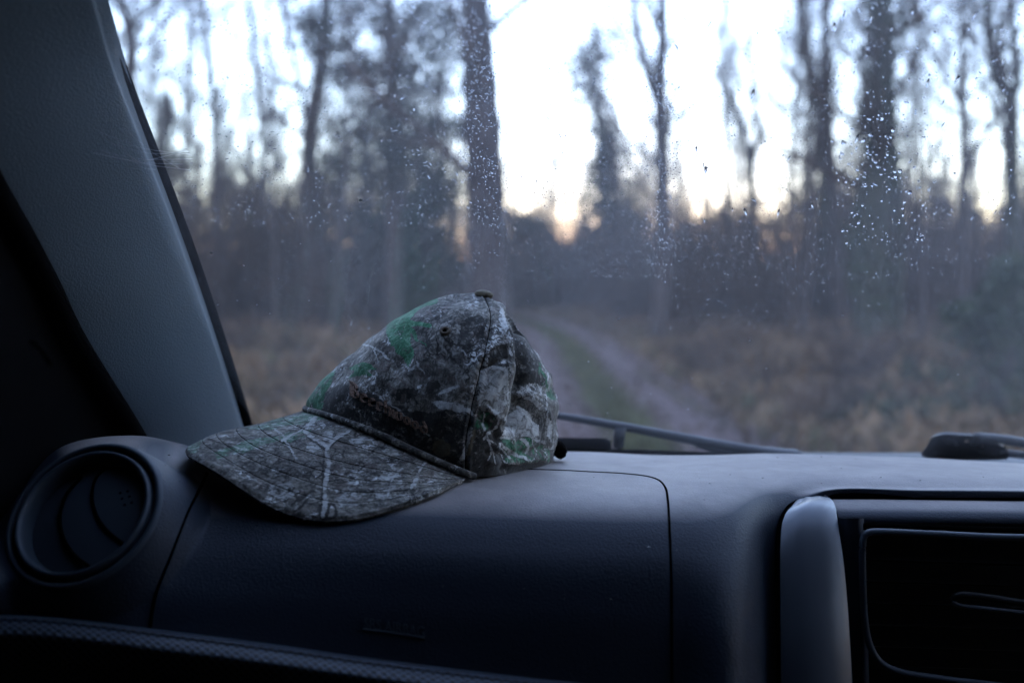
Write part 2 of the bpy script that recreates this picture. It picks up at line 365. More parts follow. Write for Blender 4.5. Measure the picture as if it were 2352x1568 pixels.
hero_tree('birch_tree', 'crooked bare tree with an open fork standing alone in the bright sky', None, 34,
          [(1730, 742), (1732, 600), (1728, 470), (1722, 372), (1708, 300), (1690, 240), (1670, 190), (1664, 150)], .125, M['bark'],
          [([(1724, 380), (1738, 330), (1742, 290), (1738, 200), (1728, 100), (1718, -30)], .10)], seed=13, crown='none', twigs=(12, 3, 2))
hero_tree('birch_tree', 'left one of a close pair of slim trees before the broad ivy-clad trunk', None, 28,
          [(1892, 750), (1894, 560), (1890, 430), (1882, 320), (1868, 220), (1846, 130), (1838, 60), (1844, -50)], .12, M['mossbark'], seed=14, twigs=(12, 3, 2))
hero_tree('birch_tree', 'right one of a close pair of slim trees before the broad ivy-clad trunk', None, 27,
          [(1926, 750), (1920, 560), (1908, 400), (1898, 260), (1894, 120), (1892, -50)], .13, M['bark'], seed=15, twigs=(13, 3, 2))
hero_tree('oak_tree', 'broad ivy-clad tree trunk high on the right, narrowing below its fork', None, 20,
          [(2002, 800), (2000, 620), (2008, 470), (2026, 330), (2032, 200), (2036, 80), (2040, -60)], .27, M['mossbark'],
          [([(2058, 800), (2066, 600), (2068, 420), (2062, 300), (2046, 210)], .11)], seed=16, twigs=(16, 2, 2), extra=ivy(.5, 9, .30, 3200))
hero_tree('birch_tree', 'thin straight tree with small side boughs to the right of the ivy-clad trunk', None, 24,
          [(2208, 790), (2212, 560), (2216, 330), (2210, 200), (2204, 100), (2200, -50)], .085, M['bark'],
          [([(2212, 250), (2180, 190), (2150, 120), (2140, 50)], .05), ([(2214, 420), (2250, 330), (2290, 250)], .05)], seed=17, twigs=(16, 3, 2))
hero_tree('oak_tree', 'tree with a wide Y fork at the right edge of the view', None, 19,
          [(2340, 800), (2328, 560), (2322, 400), (2316, 235), (2292, 180), (2278, 90), (2268, -50)], .115, M['mossbark'],
          [([(2318, 240), (2336, 190), (2346, 90), (2350, -50)], .085)], seed=18, twigs=(14, 3, 2))

# generic bare trees deeper in the wood
generic = []
for s in range(5):
    H = 12; (V, Fq), e = grow(*((20, 3, 2) if s < 2 else (15, 3, 2)), H, .10, .22 if s < 2 else .45, .7 if s < 2 else .55, seed=100+s)
    tk = np.array([[0, 0, -.1], [.1*(-1)**s, .05, 4], [.22*(-1)**s, 0, 8], [.1, .1, 12]])
    Vt, Fq4, c0, c1 = tube_arrays(crom(tk, 14), np.linspace(.13, .03, 14), 7)
    generic.append((mk('trunk', Vt, Fq4, M['bark'], link=False).data, mk('crown', V, Fq, M['twig'], smooth=False, link=False).data))
r = random.Random(21); cnt = 0
for k in range(225):
    left = r.random() < .36
    u = r.uniform(230, 1090) if left else r.uniform(1400, 2420)
    if not left and r.random() < .2: u = r.uniform(1850, 2420)
    if k > 195: u = r.uniform(1170, 1700)
    d = r.uniform(30, 72) if left else r.uniform(38, 76); x, y = place(u, 700, d)
    t = empty('bare_tree', 'slim bare tree among many alike deep in the leafless wood', 'tree', 'bare trees deep in the wood', (x, y, float(ground_z(x, y))))
    if k < 11:
        d = r.uniform(21, 34); u = r.uniform(250, 1040) if left else r.uniform(1570, 2400); x, y = place(u, 700, d); t.location = (x, y, float(ground_z(x, y)))
    if k > 195: d = r.uniform(62, 84); x, y = place(u, 700, d); t.location = (x, y, float(ground_z(x, y)))
    a = generic[k % 5]; s = r.uniform(.6, 1.05) if left else (r.uniform(.3, .5) if k > 195 else r.choice((r.uniform(.4, .72), r.uniform(.6, 1.0))))
    t.rotation_euler = (r.gauss(0, .03), r.gauss(0, .04), r.uniform(0, 6.28)); t.scale = (s*.75, s*.75, s) if k >= 11 else (.6, .6, 1.0)
    for nm, me in (('trunk', a[0]), ('crown', a[1])):
        o = bpy.data.objects.new(nm, me); o.parent = t; C.objects.link(o)

# brushwood: leafless shrubs whose tops follow the skyline of the thicket
prof_u = [150, 350, 500, 700, 900, 1050, 1150, 1230, 1300, 1350, 1450, 1550, 1650, 1750, 1850, 2000, 2100, 2200, 2352, 2600]
prof_v = [430, 440, 420, 430, 440, 455, 490, 500, 555, 495, 500, 495, 505, 465, 425, 445, 445, 475, 480, 480]
shrubs = []
for s in range(4):
    rr = np.random.default_rng(300+s); n = 46; S0, S1, R0, R1 = [], [], [], []
    for i in range(n):
        p = np.array([rr.normal(0, .10), rr.normal(0, .10), 0.]); d = np.array([rr.normal(0, .35), rr.normal(0, .35), 1.]); Ls = rr.uniform(.55, 1.0)
        for j in range(5):
            d = d/np.linalg.norm(d); q = p+d*Ls/5; S0.append(p); S1.append(q); R0.append(.006*(1-j/6)); R1.append(.006*(1-(j+1)/6))
            for _ in range(3):
                e = d+rr.normal(0, .7, 3); e /= np.linalg.norm(e); f = q+e*rr.uniform(.06, .2); S0.append(q); S1.append(f); R0.append(.0022); R1.append(.001)
                for _ in range(2):
                    h = e+rr.normal(0, .6, 3); h /= np.linalg.norm(h); S0.append(f); S1.append(f+h*rr.uniform(.03, .1)); R0.append(.0012); R1.append(.0008)
            p = q; d = d+np.array([rr.normal(0, .18), rr.normal(0, .18), 0])
    V, Fq = segs(S0, S1, R0, R1); tw = mk('twigs', V, Fq, M['twig'], smooth=False, link=False).data
    cs = np.array(S1); cs = cs[cs[:, 2] < .30+.5*rr.random(len(cs))]; cs = cs[rr.integers(0, len(cs), 900)]+rr.normal(0, .02, (900, 3))
    V, Fq = leaves(cs, .022, 0, s); lv = mk('foliage', V, Fq, M['bushleaf'], smooth=False, link=False).data
    shrubs.append((tw, lv))
for k in range(150):
    u = r.uniform(120, 2520); d = r.uniform(26, 52)
    if 1180 < u < 1370: d = r.uniform(50, 62)
    x, y = place(u, 700, d)
    if abs(x-track_x(y)) < 3 and y < 46: continue
    top = EYE+(645-np.interp(u, prof_u, prof_v))/F*d; h = top*r.uniform(.55, 1.22)
    t = empty('shrub', 'leafless brown shrub tangled with others at the edge of the wood', 'shrub', 'leafless shrubs of the thicket', (x, y, float(ground_z(x, y))-.05))
    t.rotation_euler = (0, 0, r.uniform(0, 6.28)); t.scale = (h*.8, h*.8, h)
    a = shrubs[k % 4]
    for nm, me in (('twigs', a[0]), ('foliage', a[1])):
        o = bpy.data.objects.new(nm, me); o.parent = t; C.objects.link(o)
# far wood that reads as one mass
n = 72000; rr = np.random.default_rng(5); uu = rr.uniform(-300, 2800, n); dd = rr.uniform(56, 95, n)
tp = (EYE+(640-np.interp(uu, prof_u, prof_v))/F*dd); hh = tp*np.where(rr.random(n) < .16, .75+.75*rr.random(n)**1.6, rr.random(n)**.8)*(1+.12*np.sin(uu/37)+.1*np.sin(uu/13))
c = P(uu, 700, dd); c[:, 2] = hh; V, Fq = leaves(c, rr.uniform(.25, .7, n), .4, 8, .3)
tag(mk('distant_woodland', V, Fq, M['bushleaf'], smooth=False), 'far brown mass of woodland closing the view', 'woodland', kind='stuff')
# dark evergreen understorey left of the pine
def ebush(name, label, u, v0, d, spec, n, size, mt):
    x, y = place(u, v0, d); g = float(ground_z(x, y)); t = empty(name, label, 'bush', None, (x, y, g)); base = np.array([x, y, g]); rr = np.random.default_rng(int(u))
    cs = [P(a, b, d+rr.uniform(-.04, .04)*d)-base for a, b, _, _ in spec]; rs = np.array([(c_/F*d, c_/F*d, e_/F*d) for _, _, c_, e_ in spec])
    V, Fq = clumps(None, cs, rs, n, size, int(u)); V[:, 2] = np.maximum(V[:, 2], .01); o = mk('foliage', V, Fq, mt, t, False); o['kind'] = 'stuff'
    for c_ in cs:
        V, Fq = segs([(0, 0, -.05)], [c_], [.02+d*.001], [.006], 6); mk('stem', V, Fq, M['bark'], t)
ebush('holly_bush', 'dark green holly bush at the lower right edge of the view', 2290, 800, 9.5,
      [(2330, 640, 60, 50), (2280, 700, 60, 50), (2345, 740, 70, 60), (2250, 770, 60, 46), (2310, 830, 80, 60), (2370, 900, 70, 70), (2200, 720, 30, 26)], 3600, .07, M['holly'])
ebush('holly_bush', 'evergreen thicket bush under the needled conifer', 900, 700, 31,
      [(860, 520, 70, 60), (950, 540, 80, 70), (900, 620, 90, 70), (1000, 600, 70, 70), (820, 640, 60, 60), (980, 470, 50, 40)], 4200, .2, M['needle'])
ebush('holly_bush', 'greenish bush closing the far end of the track', 1260, 700, 56,
      [(1215, 540, 50, 50), (1260, 600, 60, 50), (1320, 620, 60, 50), (1180, 600, 50, 60), (1290, 660, 60, 40), (1220, 670, 60, 40)], 5200, .3, M['needle'])
ebush('bramble_bush', 'low dark bramble clump among bracken right of the track', 1960, 830, 11,
      [(1930, 800, 40, 30), (1960, 850, 50, 34), (1900, 850, 40, 26), (2000, 830, 36, 30)], 1500, .06, M['bushleaf'])
rb = random.Random(33)
bram = []
for k in range(3):
    rr = np.random.default_rng(500+k); V, Fq = clumps(None, rr.normal(0, .3, (7, 3))*np.array([1.2, 1.2, .35])+np.array([0, 0, .3]), np.full((7, 3), .3), 700, .08, 50+k); V[:, 2] = np.maximum(V[:, 2], 0)
    A0 = mk('foliage', V, Fq, M['holly'] if k == 0 else M['bushleaf'], smooth=False, link=False).data
    V, Fq = segs(np.zeros((16, 3)), np.stack([rr.normal(0, .4, 16), rr.normal(0, .4, 16), rr.uniform(.4, .95, 16)], -1), np.full(16, .008), np.full(16, .003)); bram.append((A0, mk('stems', V, Fq, M['twig'], smooth=False, link=False).data))
for u, d in [(1620, 15), (1700, 19), (1770, 12.5), (1840, 15), (1905, 20), (1800, 24), (2040, 13), (2090, 17), (2180, 12), (2160, 22), (1950, 9.5), (2120, 9), (1590, 24), (620, 22), (520, 17), (700, 27), (560, 27), (1480, 30), (1400, 34), (2250, 15)]:
    x, y = place(u, 700, d); t = empty('bramble_bush', 'low dark bramble clump among the dead bracken beside the track', 'bush', 'bramble clumps in the bracken', (x, y, float(ground_z(x, y)))); s_b = rb.uniform(.7, 1.3)
    t.scale = (s_b, s_b, s_b*rb.uniform(.7, 1.2)); t.rotation_euler = (0, 0, rb.uniform(0, 6.28)); a_ = bram[rb.randrange(3)]
    for nm, me in (('foliage', a_[0]), ('stems', a_[1])):
        o = bpy.data.objects.new(nm, me); o.parent = t; o['kind'] = 'stuff'; C.objects.link(o)
# bracken, grass, fallen leaves: nobody could count them
def ground_cover(name, label, cat, n, fx, size, mt, seed, up, h, asp):
    rr = np.random.default_rng(seed); y = 4.5+40*rr.random(n)**1.6; x = fx(rr, y, n); z = ground_z(x, y)+rr.random(n)**1.5*h(rr, x, y)
    V, Fq = leaves(np.stack([x, y, z], -1), size*rr.uniform(.5, 1.5, n), up, seed, asp); return tag(mk(name, V, Fq, mt, smooth=False), label, cat, kind='stuff')
def side(rr, y, n):
    s = np.where(rr.random(n) < .5, -1, 1); return track_x(y)+s*(1.0+rr.random(n)*.4+np.abs(rr.normal(0, 1, n))*(1.0+y*.35))
hill = lambda rr, x, y: (.10+.42*np.clip(gnoise(x, y, 1.0, 31)*.5+.4, 0, 1))*np.clip((np.abs(x-track_x(y))-1.2)/1.2, .15, 1)
ground_cover('bracken', 'rust brown dead bracken covering both sides of the track', 'bracken', 52000, side, .17, M['bracken'], 41, .9, hill, .35)
ground_cover('dead_grass', 'dull straw and green undergrowth between the bracken', 'undergrowth', 14000, side, .15, M['grass'], 42, 1.4, lambda rr, x, y: .12, .18)
ground_cover('grass', 'short green grass on the strip between the wheel ruts', 'grass', 13000, lambda rr, y, n: track_x(y)+rr.normal(0, .15, n), .09, M['grass'], 43, 2, lambda rr, x, y: .03, .15)
ground_cover('fallen_leaves', 'purple brown fallen leaves scattered over the wheel ruts', 'leaves', 10000, lambda rr, y, n: track_x(y)+rr.normal(0, 1.0, n), .07, M['bushleaf'], 44, 0, lambda rr, x, y: .015, .7)

# =================================================================== the car
car = empty('car', 'parked car seen from the passenger seat, dusty dark dashboard and grey pillar, wet windscreen', 'car')
# windscreen plane: z = EYE + GA - GB*y
GB = .866; GA = .587
GN = np.array([0, GB, 1.])/math.hypot(GB, 1)
def G(x, y, off=0):
    x = np.asarray(x, float); y = np.asarray(y, float)
    return np.stack([x, y, EYE+GA-GB*y], -1)+GN*off
def Gray(u, v, off=0):
    """where the line of sight u, v meets the windscreen"""
    u = np.asarray(u, float); v = np.asarray(v, float); b = (784-v)/F; s = (sp+b*cp)/(cp-b*sp)
    y = (GA+off/GN[2])/(s+GB); return P(u, v, y)
def glass_mat(name, dust):
    m = bpy.data.materials.new(name); m.use_nodes = True; N = m.node_tree.nodes; L = m.node_tree.links; N.clear()
    out = N.new('ShaderNodeOutputMaterial'); tr = N.new('ShaderNodeBsdfTransparent'); tr.inputs[0].default_value = (.93, .96, .97, 1)
    gl = N.new('ShaderNodeBsdfGlossy'); gl.inputs['Roughness'].default_value = .02; gl.inputs[0].default_value = (1, 1, 1, 1)
    # Schlick reflectance of one face, the same from either side
    ge = N.new('ShaderNodeNewGeometry'); dt = N.new('ShaderNodeVectorMath'); dt.operation = 'DOT_PRODUCT'; L.new(ge.outputs['Normal'], dt.inputs[0]); L.new(ge.outputs['Incoming'], dt.inputs[1])
    def mm_(op, *xs):
        n_ = N.new('ShaderNodeMath'); n_.operation = op
        for i, x in enumerate(xs):
            if isinstance(x, (int, float)): n_.inputs[i].default_value = x
            else: L.new(x, n_.inputs[i])
        return n_
    fr = mm_('MULTIPLY_ADD', mm_('POWER', mm_('SUBTRACT', 1., mm_('ABSOLUTE', dt.outputs['Value']).outputs[0]).outputs[0], 5.).outputs[0], .96, .035)
    m1 = N.new('ShaderNodeMixShader'); L.new(fr.outputs[0], m1.inputs[0]); L.new(tr.outputs[0], m1.inputs[1]); L.new(gl.outputs[0], m1.inputs[2])
    tl = N.new('ShaderNodeBsdfTranslucent'); tl.inputs[0].default_value = (.85, .88, .92, 1)
    tc = N.new('ShaderNodeTexCoord')
    n = N.new('ShaderNodeTexNoise'); n.inputs['Scale'].default_value = 9; n.inputs['Detail'].default_value = 3
    mp = N.new('ShaderNodeMapping'); mp.inputs['Scale'].default_value = (1, .35, .35); mp.inputs['Rotation'].default_value = (0, .6, .4)
    n2 = N.new('ShaderNodeTexNoise'); n2.inputs['Scale'].default_value = 420; n2.inputs['Detail'].default_value = 2
    L.new(tc.outputs['Object'], mp.inputs[0]); L.new(mp.outputs[0], n.inputs['Vector']); L.new(tc.outputs['Object'], n2.inputs['Vector'])
    a = N.new('ShaderNodeMapRange'); a.inputs[1].default_value = .35; a.inputs[2].default_value = .7; a.inputs[3].default_value = .45; a.inputs[4].default_value = 1.3; L.new(n.outputs[0], a.inputs[0])
    b = N.new('ShaderNodeMapRange'); b.inputs[1].default_value = .4; b.inputs[2].default_value = .75; b.inputs[3].default_value = .8; b.inputs[4].default_value = 1.5; L.new(n2.outputs[0], b.inputs[0])
    # the dust film grows denser towards the top of the screen
    sx = N.new('ShaderNodeSeparateXYZ'); L.new(tc.outputs['Object'], sx.inputs[0])
    h = N.new('ShaderNodeMapRange'); h.inputs[1].default_value = EYE-.12; h.inputs[2].default_value = EYE+.16; h.inputs[3].default_value = .45; h.inputs[4].default_value = 2.0; L.new(sx.outputs['Z'], h.inputs[0])
    q = N.new('ShaderNodeMath'); q.operation = 'MULTIPLY'; L.new(a.outputs[0], q.inputs[0]); L.new(b.outputs[0], q.inputs[1])
    q2 = N.new('ShaderNodeMath'); q2.operation = 'MULTIPLY'; L.new(q.outputs[0], q2.inputs[0]); L.new(h.outputs[0], q2.inputs[1])
    # arcs left by the wiper: streaks of constant distance from its pivot
    ln = N.new('ShaderNodeVectorMath'); ln.operation = 'DISTANCE'; ln.inputs[1].default_value = (.22, .88, EYE-.17); L.new(tc.outputs['Object'], ln.inputs[0])
    n3 = N.new('ShaderNodeTexNoise'); n3.noise_dimensions = '1D'; n3.inputs['Scale'].default_value = 130; n3.inputs['Detail'].default_value = 4; L.new(ln.outputs['Value'], n3.inputs['W'])
    a3 = N.new('ShaderNodeMapRange'); a3.inputs[1].default_value = .35; a3.inputs[2].default_value = .75; a3.inputs[3].default_value = .92; a3.inputs[4].default_value = 1.28; L.new(n3.outputs[0], a3.inputs[0])
    q4 = mm_('MULTIPLY', q2.outputs[0], a3.outputs[0])
    q3 = N.new('ShaderNodeMath'); q3.operation = 'MULTIPLY'; q3.inputs[1].default_value = dust; L.new(q4.outputs[0], q3.inputs[0])
    m2 = N.new('ShaderNodeMixShader'); L.new(q3.outputs[0], m2.inputs[0]); L.new(m1.outputs[0], m2.inputs[1]); L.new(tl.outputs[0], m2.inputs[2])
    L.new(m2.outputs[0], out.inputs[0]); return m
M['glass'] = glass_mat('dusty_windscreen_glass', .015)
M['sideglass'] = glass_mat('side_window_glass', .01)
x0, x1, y0, y1 = -.235, 1.25, .30, .90
gx = np.linspace(x0, x1, 2); gy = np.linspace(y0, y1, 2)
Vb = np.concatenate([G([x0, x1, x1, x0], [y0, y0, y1, y1], 0), G([x0, x1, x1, x0], [y0, y0, y1, y1], .0045)])
mk('windscreen', Vb, [(0, 1, 2, 3), (7, 6, 5, 4), (0, 4, 5, 1), (1, 5, 6, 2), (2, 6, 7, 3), (3, 7, 4, 0)], M['glass'], car, False)

# ---- pillar trim
R_ = [(205, -60, .487), (262, 150, .548), (330, 330, .600), (392, 490, .65), (450, 650, .70), (505, 815, .75), (555, 975, .80), (580, 1060, .825)]
Lf = [(-330, -60, .405), (-135, 190, .465), (2, 430, .52), (66, 540, .55), (125, 650, .58), (190, 780, .62), (320, 985, .69), (352, 1060, .71)]
RR = np.array([P(*p) for p in R_]); LL = np.array([P(*p) for p in Lf])
rows = []
for a, b in zip(LL, RR):
    out = np.array([.55, -.75, .3]); out /= np.linalg.norm(out)
    rows.append([a+np.array([-.02, .02, 0]), a+np.array([-.002, .0015, 0]), a*.97+b*.03+out*.001, a*.75+b*.25+out*.007, a*.5+b*.5+out*.010, a*.25+b*.75+out*.009, a*.07+b*.93+out*.0055, a*.02+b*.98+out*.002, b, b+np.array([.001, .016, 0])])
gr = crom(crom(np.array(rows), 80, 0), 90, 1)
mk('pillar_trim', gr, gfaces(80, 90), M['trim'], car)
# black ceramic border and rubber at the edge of the glass
e0 = crom(np.array([P(u+3, v, y+.004) for u, v, y in R_]), 40); e1 = crom(np.array([P(u+19, v, y+.008) for u, v, y in R_]), 40)
V = np.stack([e0-np.array([.004, 0, 0]), e0, e1, e1+np.array([0, .004, .004])], 1); mk('windscreen_rubber', V, gfaces(40, 4), M['black'], car)
# door side: weather strip, door frame and handle recess, all almost black
tube('door_seal', crom(np.array([P(u-16, v+8, y-.004) for u, v, y in Lf]), 50), .0075, M['black'], car, 12)
dp = np.array([[P(u-34, v+12, y-.006), P(u-120, v+60, y-.05), P(u-330, v+190, y-.16), P(u-900, v+500, max(.12, y-.40))] for u, v, y in Lf])
mk('door_frame', crom(crom(dp, 40, 0), 30, 1), gfaces(40, 30), M['black'], car)
hb = crom(np.array([P(70, 785, .40), P(84, 790, .40), P(100, 806, .405), P(118, 835, .41)]), 14); tube('door_pull', hb, np.linspace(.0010, .0014, 14), M['black'], car, 8)

# ---- dashboard
T = {  # column: rows from the glass down to the lower seam (u, v, depth)
 0: [(-250, 1330, .82), (-250, 1335, .70), (-250, 1350, .60), (-250, 1370, .52), (-250, 1390, .49), (-250, 1405, .475), (-250, 1415, .47), (-250, 1420, .47)],
 1: [(-90, 1215, .82), (-90, 1205, .70), (-95, 1215, .60), (-100, 1245, .53), (-100, 1290, .50), (-100, 1340, .485), (-100, 1380, .475), (-100, 1415, .472)],
 2: [(70, 1110, .82), (60, 1090, .71), (30, 1112, .60), (28, 1165, .55), (30, 1230, .525), (30, 1300, .505), (30, 1370, .49), (30, 1418, .478)],
 3: [(170, 1060, .82), (160, 1035, .71), (150, 1022, .61), (148, 1058, .568), (146, 1130, .54), (145, 1230, .515), (145, 1340, .493), (150, 1426, .478)],
 4: [(310, 1050, .83), (305, 1020, .74), (300, 1000, .64), (300, 1036, .585), (300, 1110, .548), (295, 1215, .522), (285, 1330, .497), (280, 1440, .478)],
 5: [(430, 1065, .84), (430, 1038, .78), (412, 1018, .69), (402, 1050, .62), (395, 1112, .568), (380, 1212, .532), (360, 1335, .50), (350, 1450, .480)],
 6: [(560, 1075, .86), (560, 1045, .79), (540, 1056, .69), (530, 1085, .62), (510, 1145, .565), (490, 1240, .532), (470, 1350, .502), (460, 1463, .480)],
 7: [(920, 1075, .87), (915, 1042, .79), (910, 1060, .70), (905, 1090, .62), (900, 1150, .558), (895, 1252, .527), (890, 1378, .502), (885, 1522, .482)],
 8: [(1300, 1075, .87), (1300, 1037, .80), (1305, 1058, .71), (1310, 1095, .625), (1315, 1158, .560), (1320, 1265, .527), (1325, 1400, .502), (1330, 1570, .484)],
 9: [(1500, 1078, .87), (1500, 1045, .80), (1505, 1062, .71), (1512, 1098, .628), (1525, 1160, .564), (1535, 1268, .530), (1540, 1410, .505), (1542, 1600, .486)],
 10: [(1640, 1075, .87), (1640, 1045, .80), (1650, 1060, .71), (1662, 1095, .635), (1680, 1160, .575), (1692, 1270, .543), (1698, 1420, .520), (1700, 1620, .502)],
 11: [(1760, 1078, .87), (1760, 1042, .80), (1768, 1056, .72), (1776, 1085, .655), (1784, 1135, .610), (1790, 1230, .590), (1792, 1400, .575), (1792, 1640, .56)],
 12: [(1900, 1080, .87), (1900, 1045, .80), (1900, 1060, .72), (1900, 1085, .66), (1900, 1118, .628), (1900, 1136, .618), (1900, 1220, .635), (1900, 1650, .65)],
 13: [(2120, 1085, .87), (2120, 1052, .80), (2120, 1066, .72), (2120, 1088, .66), (2120, 1118, .628), (2120, 1137, .618), (2120, 1220, .635), (2120, 1650, .65)],
 14: [(2360, 1100, .87), (2360, 1066, .80), (2360, 1077, .72), (2360, 1095, .66), (2360, 1120, .630), (2360, 1138, .618), (2360, 1220, .635), (2360, 1650, .65)],
 15: [(2800, 1135, .87), (2800, 1095, .80), (2800, 1100, .72), (2800, 1112, .66), (2800, 1128, .632), (2800, 1145, .62), (2800, 1225, .635), (2800, 1650, .65)],
}
for c_ in T:
    t_ = T[c_]; k_ = 1. if c_ < 10 else 0.
    T[c_] = [(t_[0][0], t_[0][1]+60, .906)]+t_[:5]+[(t_[5][0], t_[5][1], t_[5][2]+.002*k_), (t_[6][0], t_[6][1], t_[6][2]+.012*k_), (t_[7][0], t_[7][1], t_[7][2]+.022*k_)]
ctl = np.array([[P(*T[c][r_]) for c in sorted(T)] for r_ in range(9)])
NR, NC = 240, 560
D = crom(crom(ctl, NR, 0), NC, 1)
# flatten the pod round the air outlet
vc = P(192, 1178, .523); Vw = np.array([0, 0, EYE])-vc; Vw /= np.linalg.norm(Vw)
mdir = np.array([-.72, .02, .69]); mdir -= Vw*(mdir@Vw); mdir /= np.linalg.norm(mdir)
nv = math.cos(math.radians(40))*Vw+math.sin(math.radians(40))*mdir
e1v = np.cross(nv, mdir); e1v /= np.linalg.norm(e1v); e2v = np.cross(nv, e1v)
RV = .0395
rel = D-vc; hgt = rel@nv; rad = np.linalg.norm(rel-hgt[..., None]*nv, axis=-1)
wgt = 1-np.clip((rad-RV*1.02)/(RV*.42), 0, 1); wgt = wgt*wgt*(3-2*wgt); wgt = np.where(np.abs(hgt) < .08, wgt, 0)
D = D-(hgt*wgt)[..., None]*nv
rel = D-vc; hgt = rel@nv; rad = np.linalg.norm(rel-hgt[..., None]*nv, axis=-1)
D = D-(np.where((rad < RV*.98) & (np.abs(hgt) < .02), .02, 0))[..., None]*nv
Fd = gfaces(NR, NC); uvD = PROJ(D.reshape(-1, 3)); cen = uvD[Fd].mean(1)
seamL = [(476, 1085), (455, 1130), (430, 1180), (395, 1270), (358, 1365), (345, 1436), (344, 1450)]
seamR = [(700, 1070), (1000, 1072), (1265, 1079), (1350, 1083), (1440, 1088), (1500, 1097), (1526, 1115), (1534, 1150), (1538, 1220), (1542, 1320), (1543, 1450), (1543, 1595)]
poly = seamL[::-1]+seamR+[(1543, 1800), (340, 1800)]
rowf = np.repeat(np.arange(NR-1), NC-1)
inside = inpoly(cen, poly) & (rowf > NR*.37)
def sub(name, mask, mt, parent, Vall=D.reshape(-1, 3), Fall=Fd):
    f = Fall[mask]; idx, inv = np.unique(f, return_inverse=True); return mk(name, Vall[idx], inv.reshape(f.shape), mt, parent)
dash = sub('dashboard', ~inside, M['dash'], car)
bag = sub('airbag_cover', inside, M['dash'], car)
bvD = BVHTree.FromPolygons([tuple(p) for p in D.reshape(-1, 3)], [tuple(f) for f in Fd.tolist()])
eye = Vector((0, 0, EYE))
def hit(bv, u, v, off=0.):
    d = Vector(P(u, v, 1.))-eye; d.normalize(); loc, n, i, dist = bv.ray_cast(eye, d)
    if loc is None: return None
    if n.dot(d) > 0: n = -n
    return np.array(loc+n*off), np.array(n)
def on(bv, pts, off, n=None):
    q = crom(np.array(pts, float), n or len(pts)*8); out = [hit(bv, a, b, off) for a, b in q]
    return np.array([o[0] for o in out if o is not None])
tube('panel_gap', on(bvD, seamL, -.0004, 60), .0011, M['gap'], bag, 6)  # dark strips painted in place of the shaded groove round the cover
tube('panel_gap', on(bvD, seamR, -.0003, 160), .0009, M['gap'], bag, 6)
# embossed warning on the cover
def text_mesh(s, size=1.):
    cu = bpy.data.curves.new('t', 'FONT'); cu.body = s; cu.size = size; cu.resolution_u = 3; ob = bpy.data.objects.new('t', cu); C.objects.link(ob)
    dg = bpy.context.evaluated_depsgraph_get(); me = bpy.data.meshes.new_from_object(ob.evaluated_get(dg)); V = np.array([v.co[:] for v in me.vertices]); Fc = [tuple(p.vertices) for p in me.polygons]
    bpy.data.objects.remove(ob); return V, Fc
V, Fc = text_mesh('SRS AIRBAG'); V[:, 0] /= V[:, 0].max(); V[:, 1] /= V[:, 1].max()
tp_ = []
for a, b, _ in V:
    u = 835+a*140; v = 1440+a*22-b*24; tp_.append(hit(bvD, u, v, .0006)[0])
ol = mk('embossed_lettering', np.array(tp_), Fc, M['vent'], bag, False); ol.modifiers.new('depth', 'SOLIDIFY').thickness = .0009
tube('embossed_line', on(bvD, [(833, 1444), (900, 1452), (975, 1464)], .0001, 20), .0006, M['vent'], bag, 6)

# ---- round air outlet
vent = bpy.data.objects.new('air_vent', None); vent.parent = car; C.objects.link(vent)
def lathe(name, prof, mt, parent, n=96):
    th = np.linspace(0, 2*np.pi, n, endpoint=False)
    V = np.array([[vc+e1v*math.cos(t)*r_*.97+e2v*math.sin(t)*r_*.97+nv*h for t in th] for r_, h in prof])
    return mk(name, V, gfaces(len(prof), n, True), mt, parent)
lathe('vent_surround', [(.0445, -.001), (.0432, .0006), (.0418, .0012), (.0408, .0004), (.0402, -.004), (.0398, -.012)], M['vent'], vent)
lathe('vent_ring', [(.0390, -.010), (.0386, -.001), (.0376, .0022), (.0362, .0026), (.0350, .0014), (.0342, -.002), (.0330, -.0072), (.0326, -.013)], M['vent'], vent)
def plane_pt(u, v):
    d = P(u, v, 1.)-np.array([0, 0, EYE]); t = ((vc-np.array([0, 0, EYE]))@nv)/(d@nv); q = np.array([0, 0, EYE])+d*t-vc; return q@e1v, q@e2v
arc1 = np.array([plane_pt(*p) for p in crom([(250, 1050), (214, 1082), (204, 1122), (212, 1168), (240, 1212), (300, 1256)], 40)])
arc2 = np.array([plane_pt(*p) for p in crom([(175, 1082), (140, 1130), (128, 1185), (140, 1236), (170, 1275), (232, 1312)], 40)])
g = np.linspace(-.0335, .0335, 130); gxx, gyy = np.meshgrid(g, g); rr_ = np.hypot(gxx, gyy); s_ = np.minimum(1, .0333/np.maximum(np.maximum(np.abs(gxx), np.abs(gyy)), 1e-9))
# square to disc
mxr = np.maximum(np.abs(gxx), np.abs(gyy)); k_ = np.where(rr_ > 0, mxr/np.maximum(rr_, 1e-9), 1); px, py = gxx*k_, gyy*k_
def side_of(arc, x, y):
    A = arc[:-1]; B = arc[1:]; m_ = (A+B)/2; d2 = ((x.ravel()[:, None]-m_[:, 0])**2+(y.ravel()[:, None]-m_[:, 1])**2).argmin(1)
    a, b = A[d2], B[d2]; return ((b[:, 0]-a[:, 0])*(y.ravel()-a[:, 1])-(b[:, 1]-a[:, 1])*(x.ravel()-a[:, 0])).reshape(x.shape)
s1 = side_of(arc1, px, py) > 0; s2 = side_of(arc2, px, py) > 0
hg = -.0032-.0035*(rr_*k_/.033)**2
base = vc+px[..., None]*e1v+py[..., None]*e2v
fq = gfaces(130, 130); f1 = s1.reshape(-1)[fq].mean(1) > .5; f2 = s2.reshape(-1)[fq].mean(1) > .5
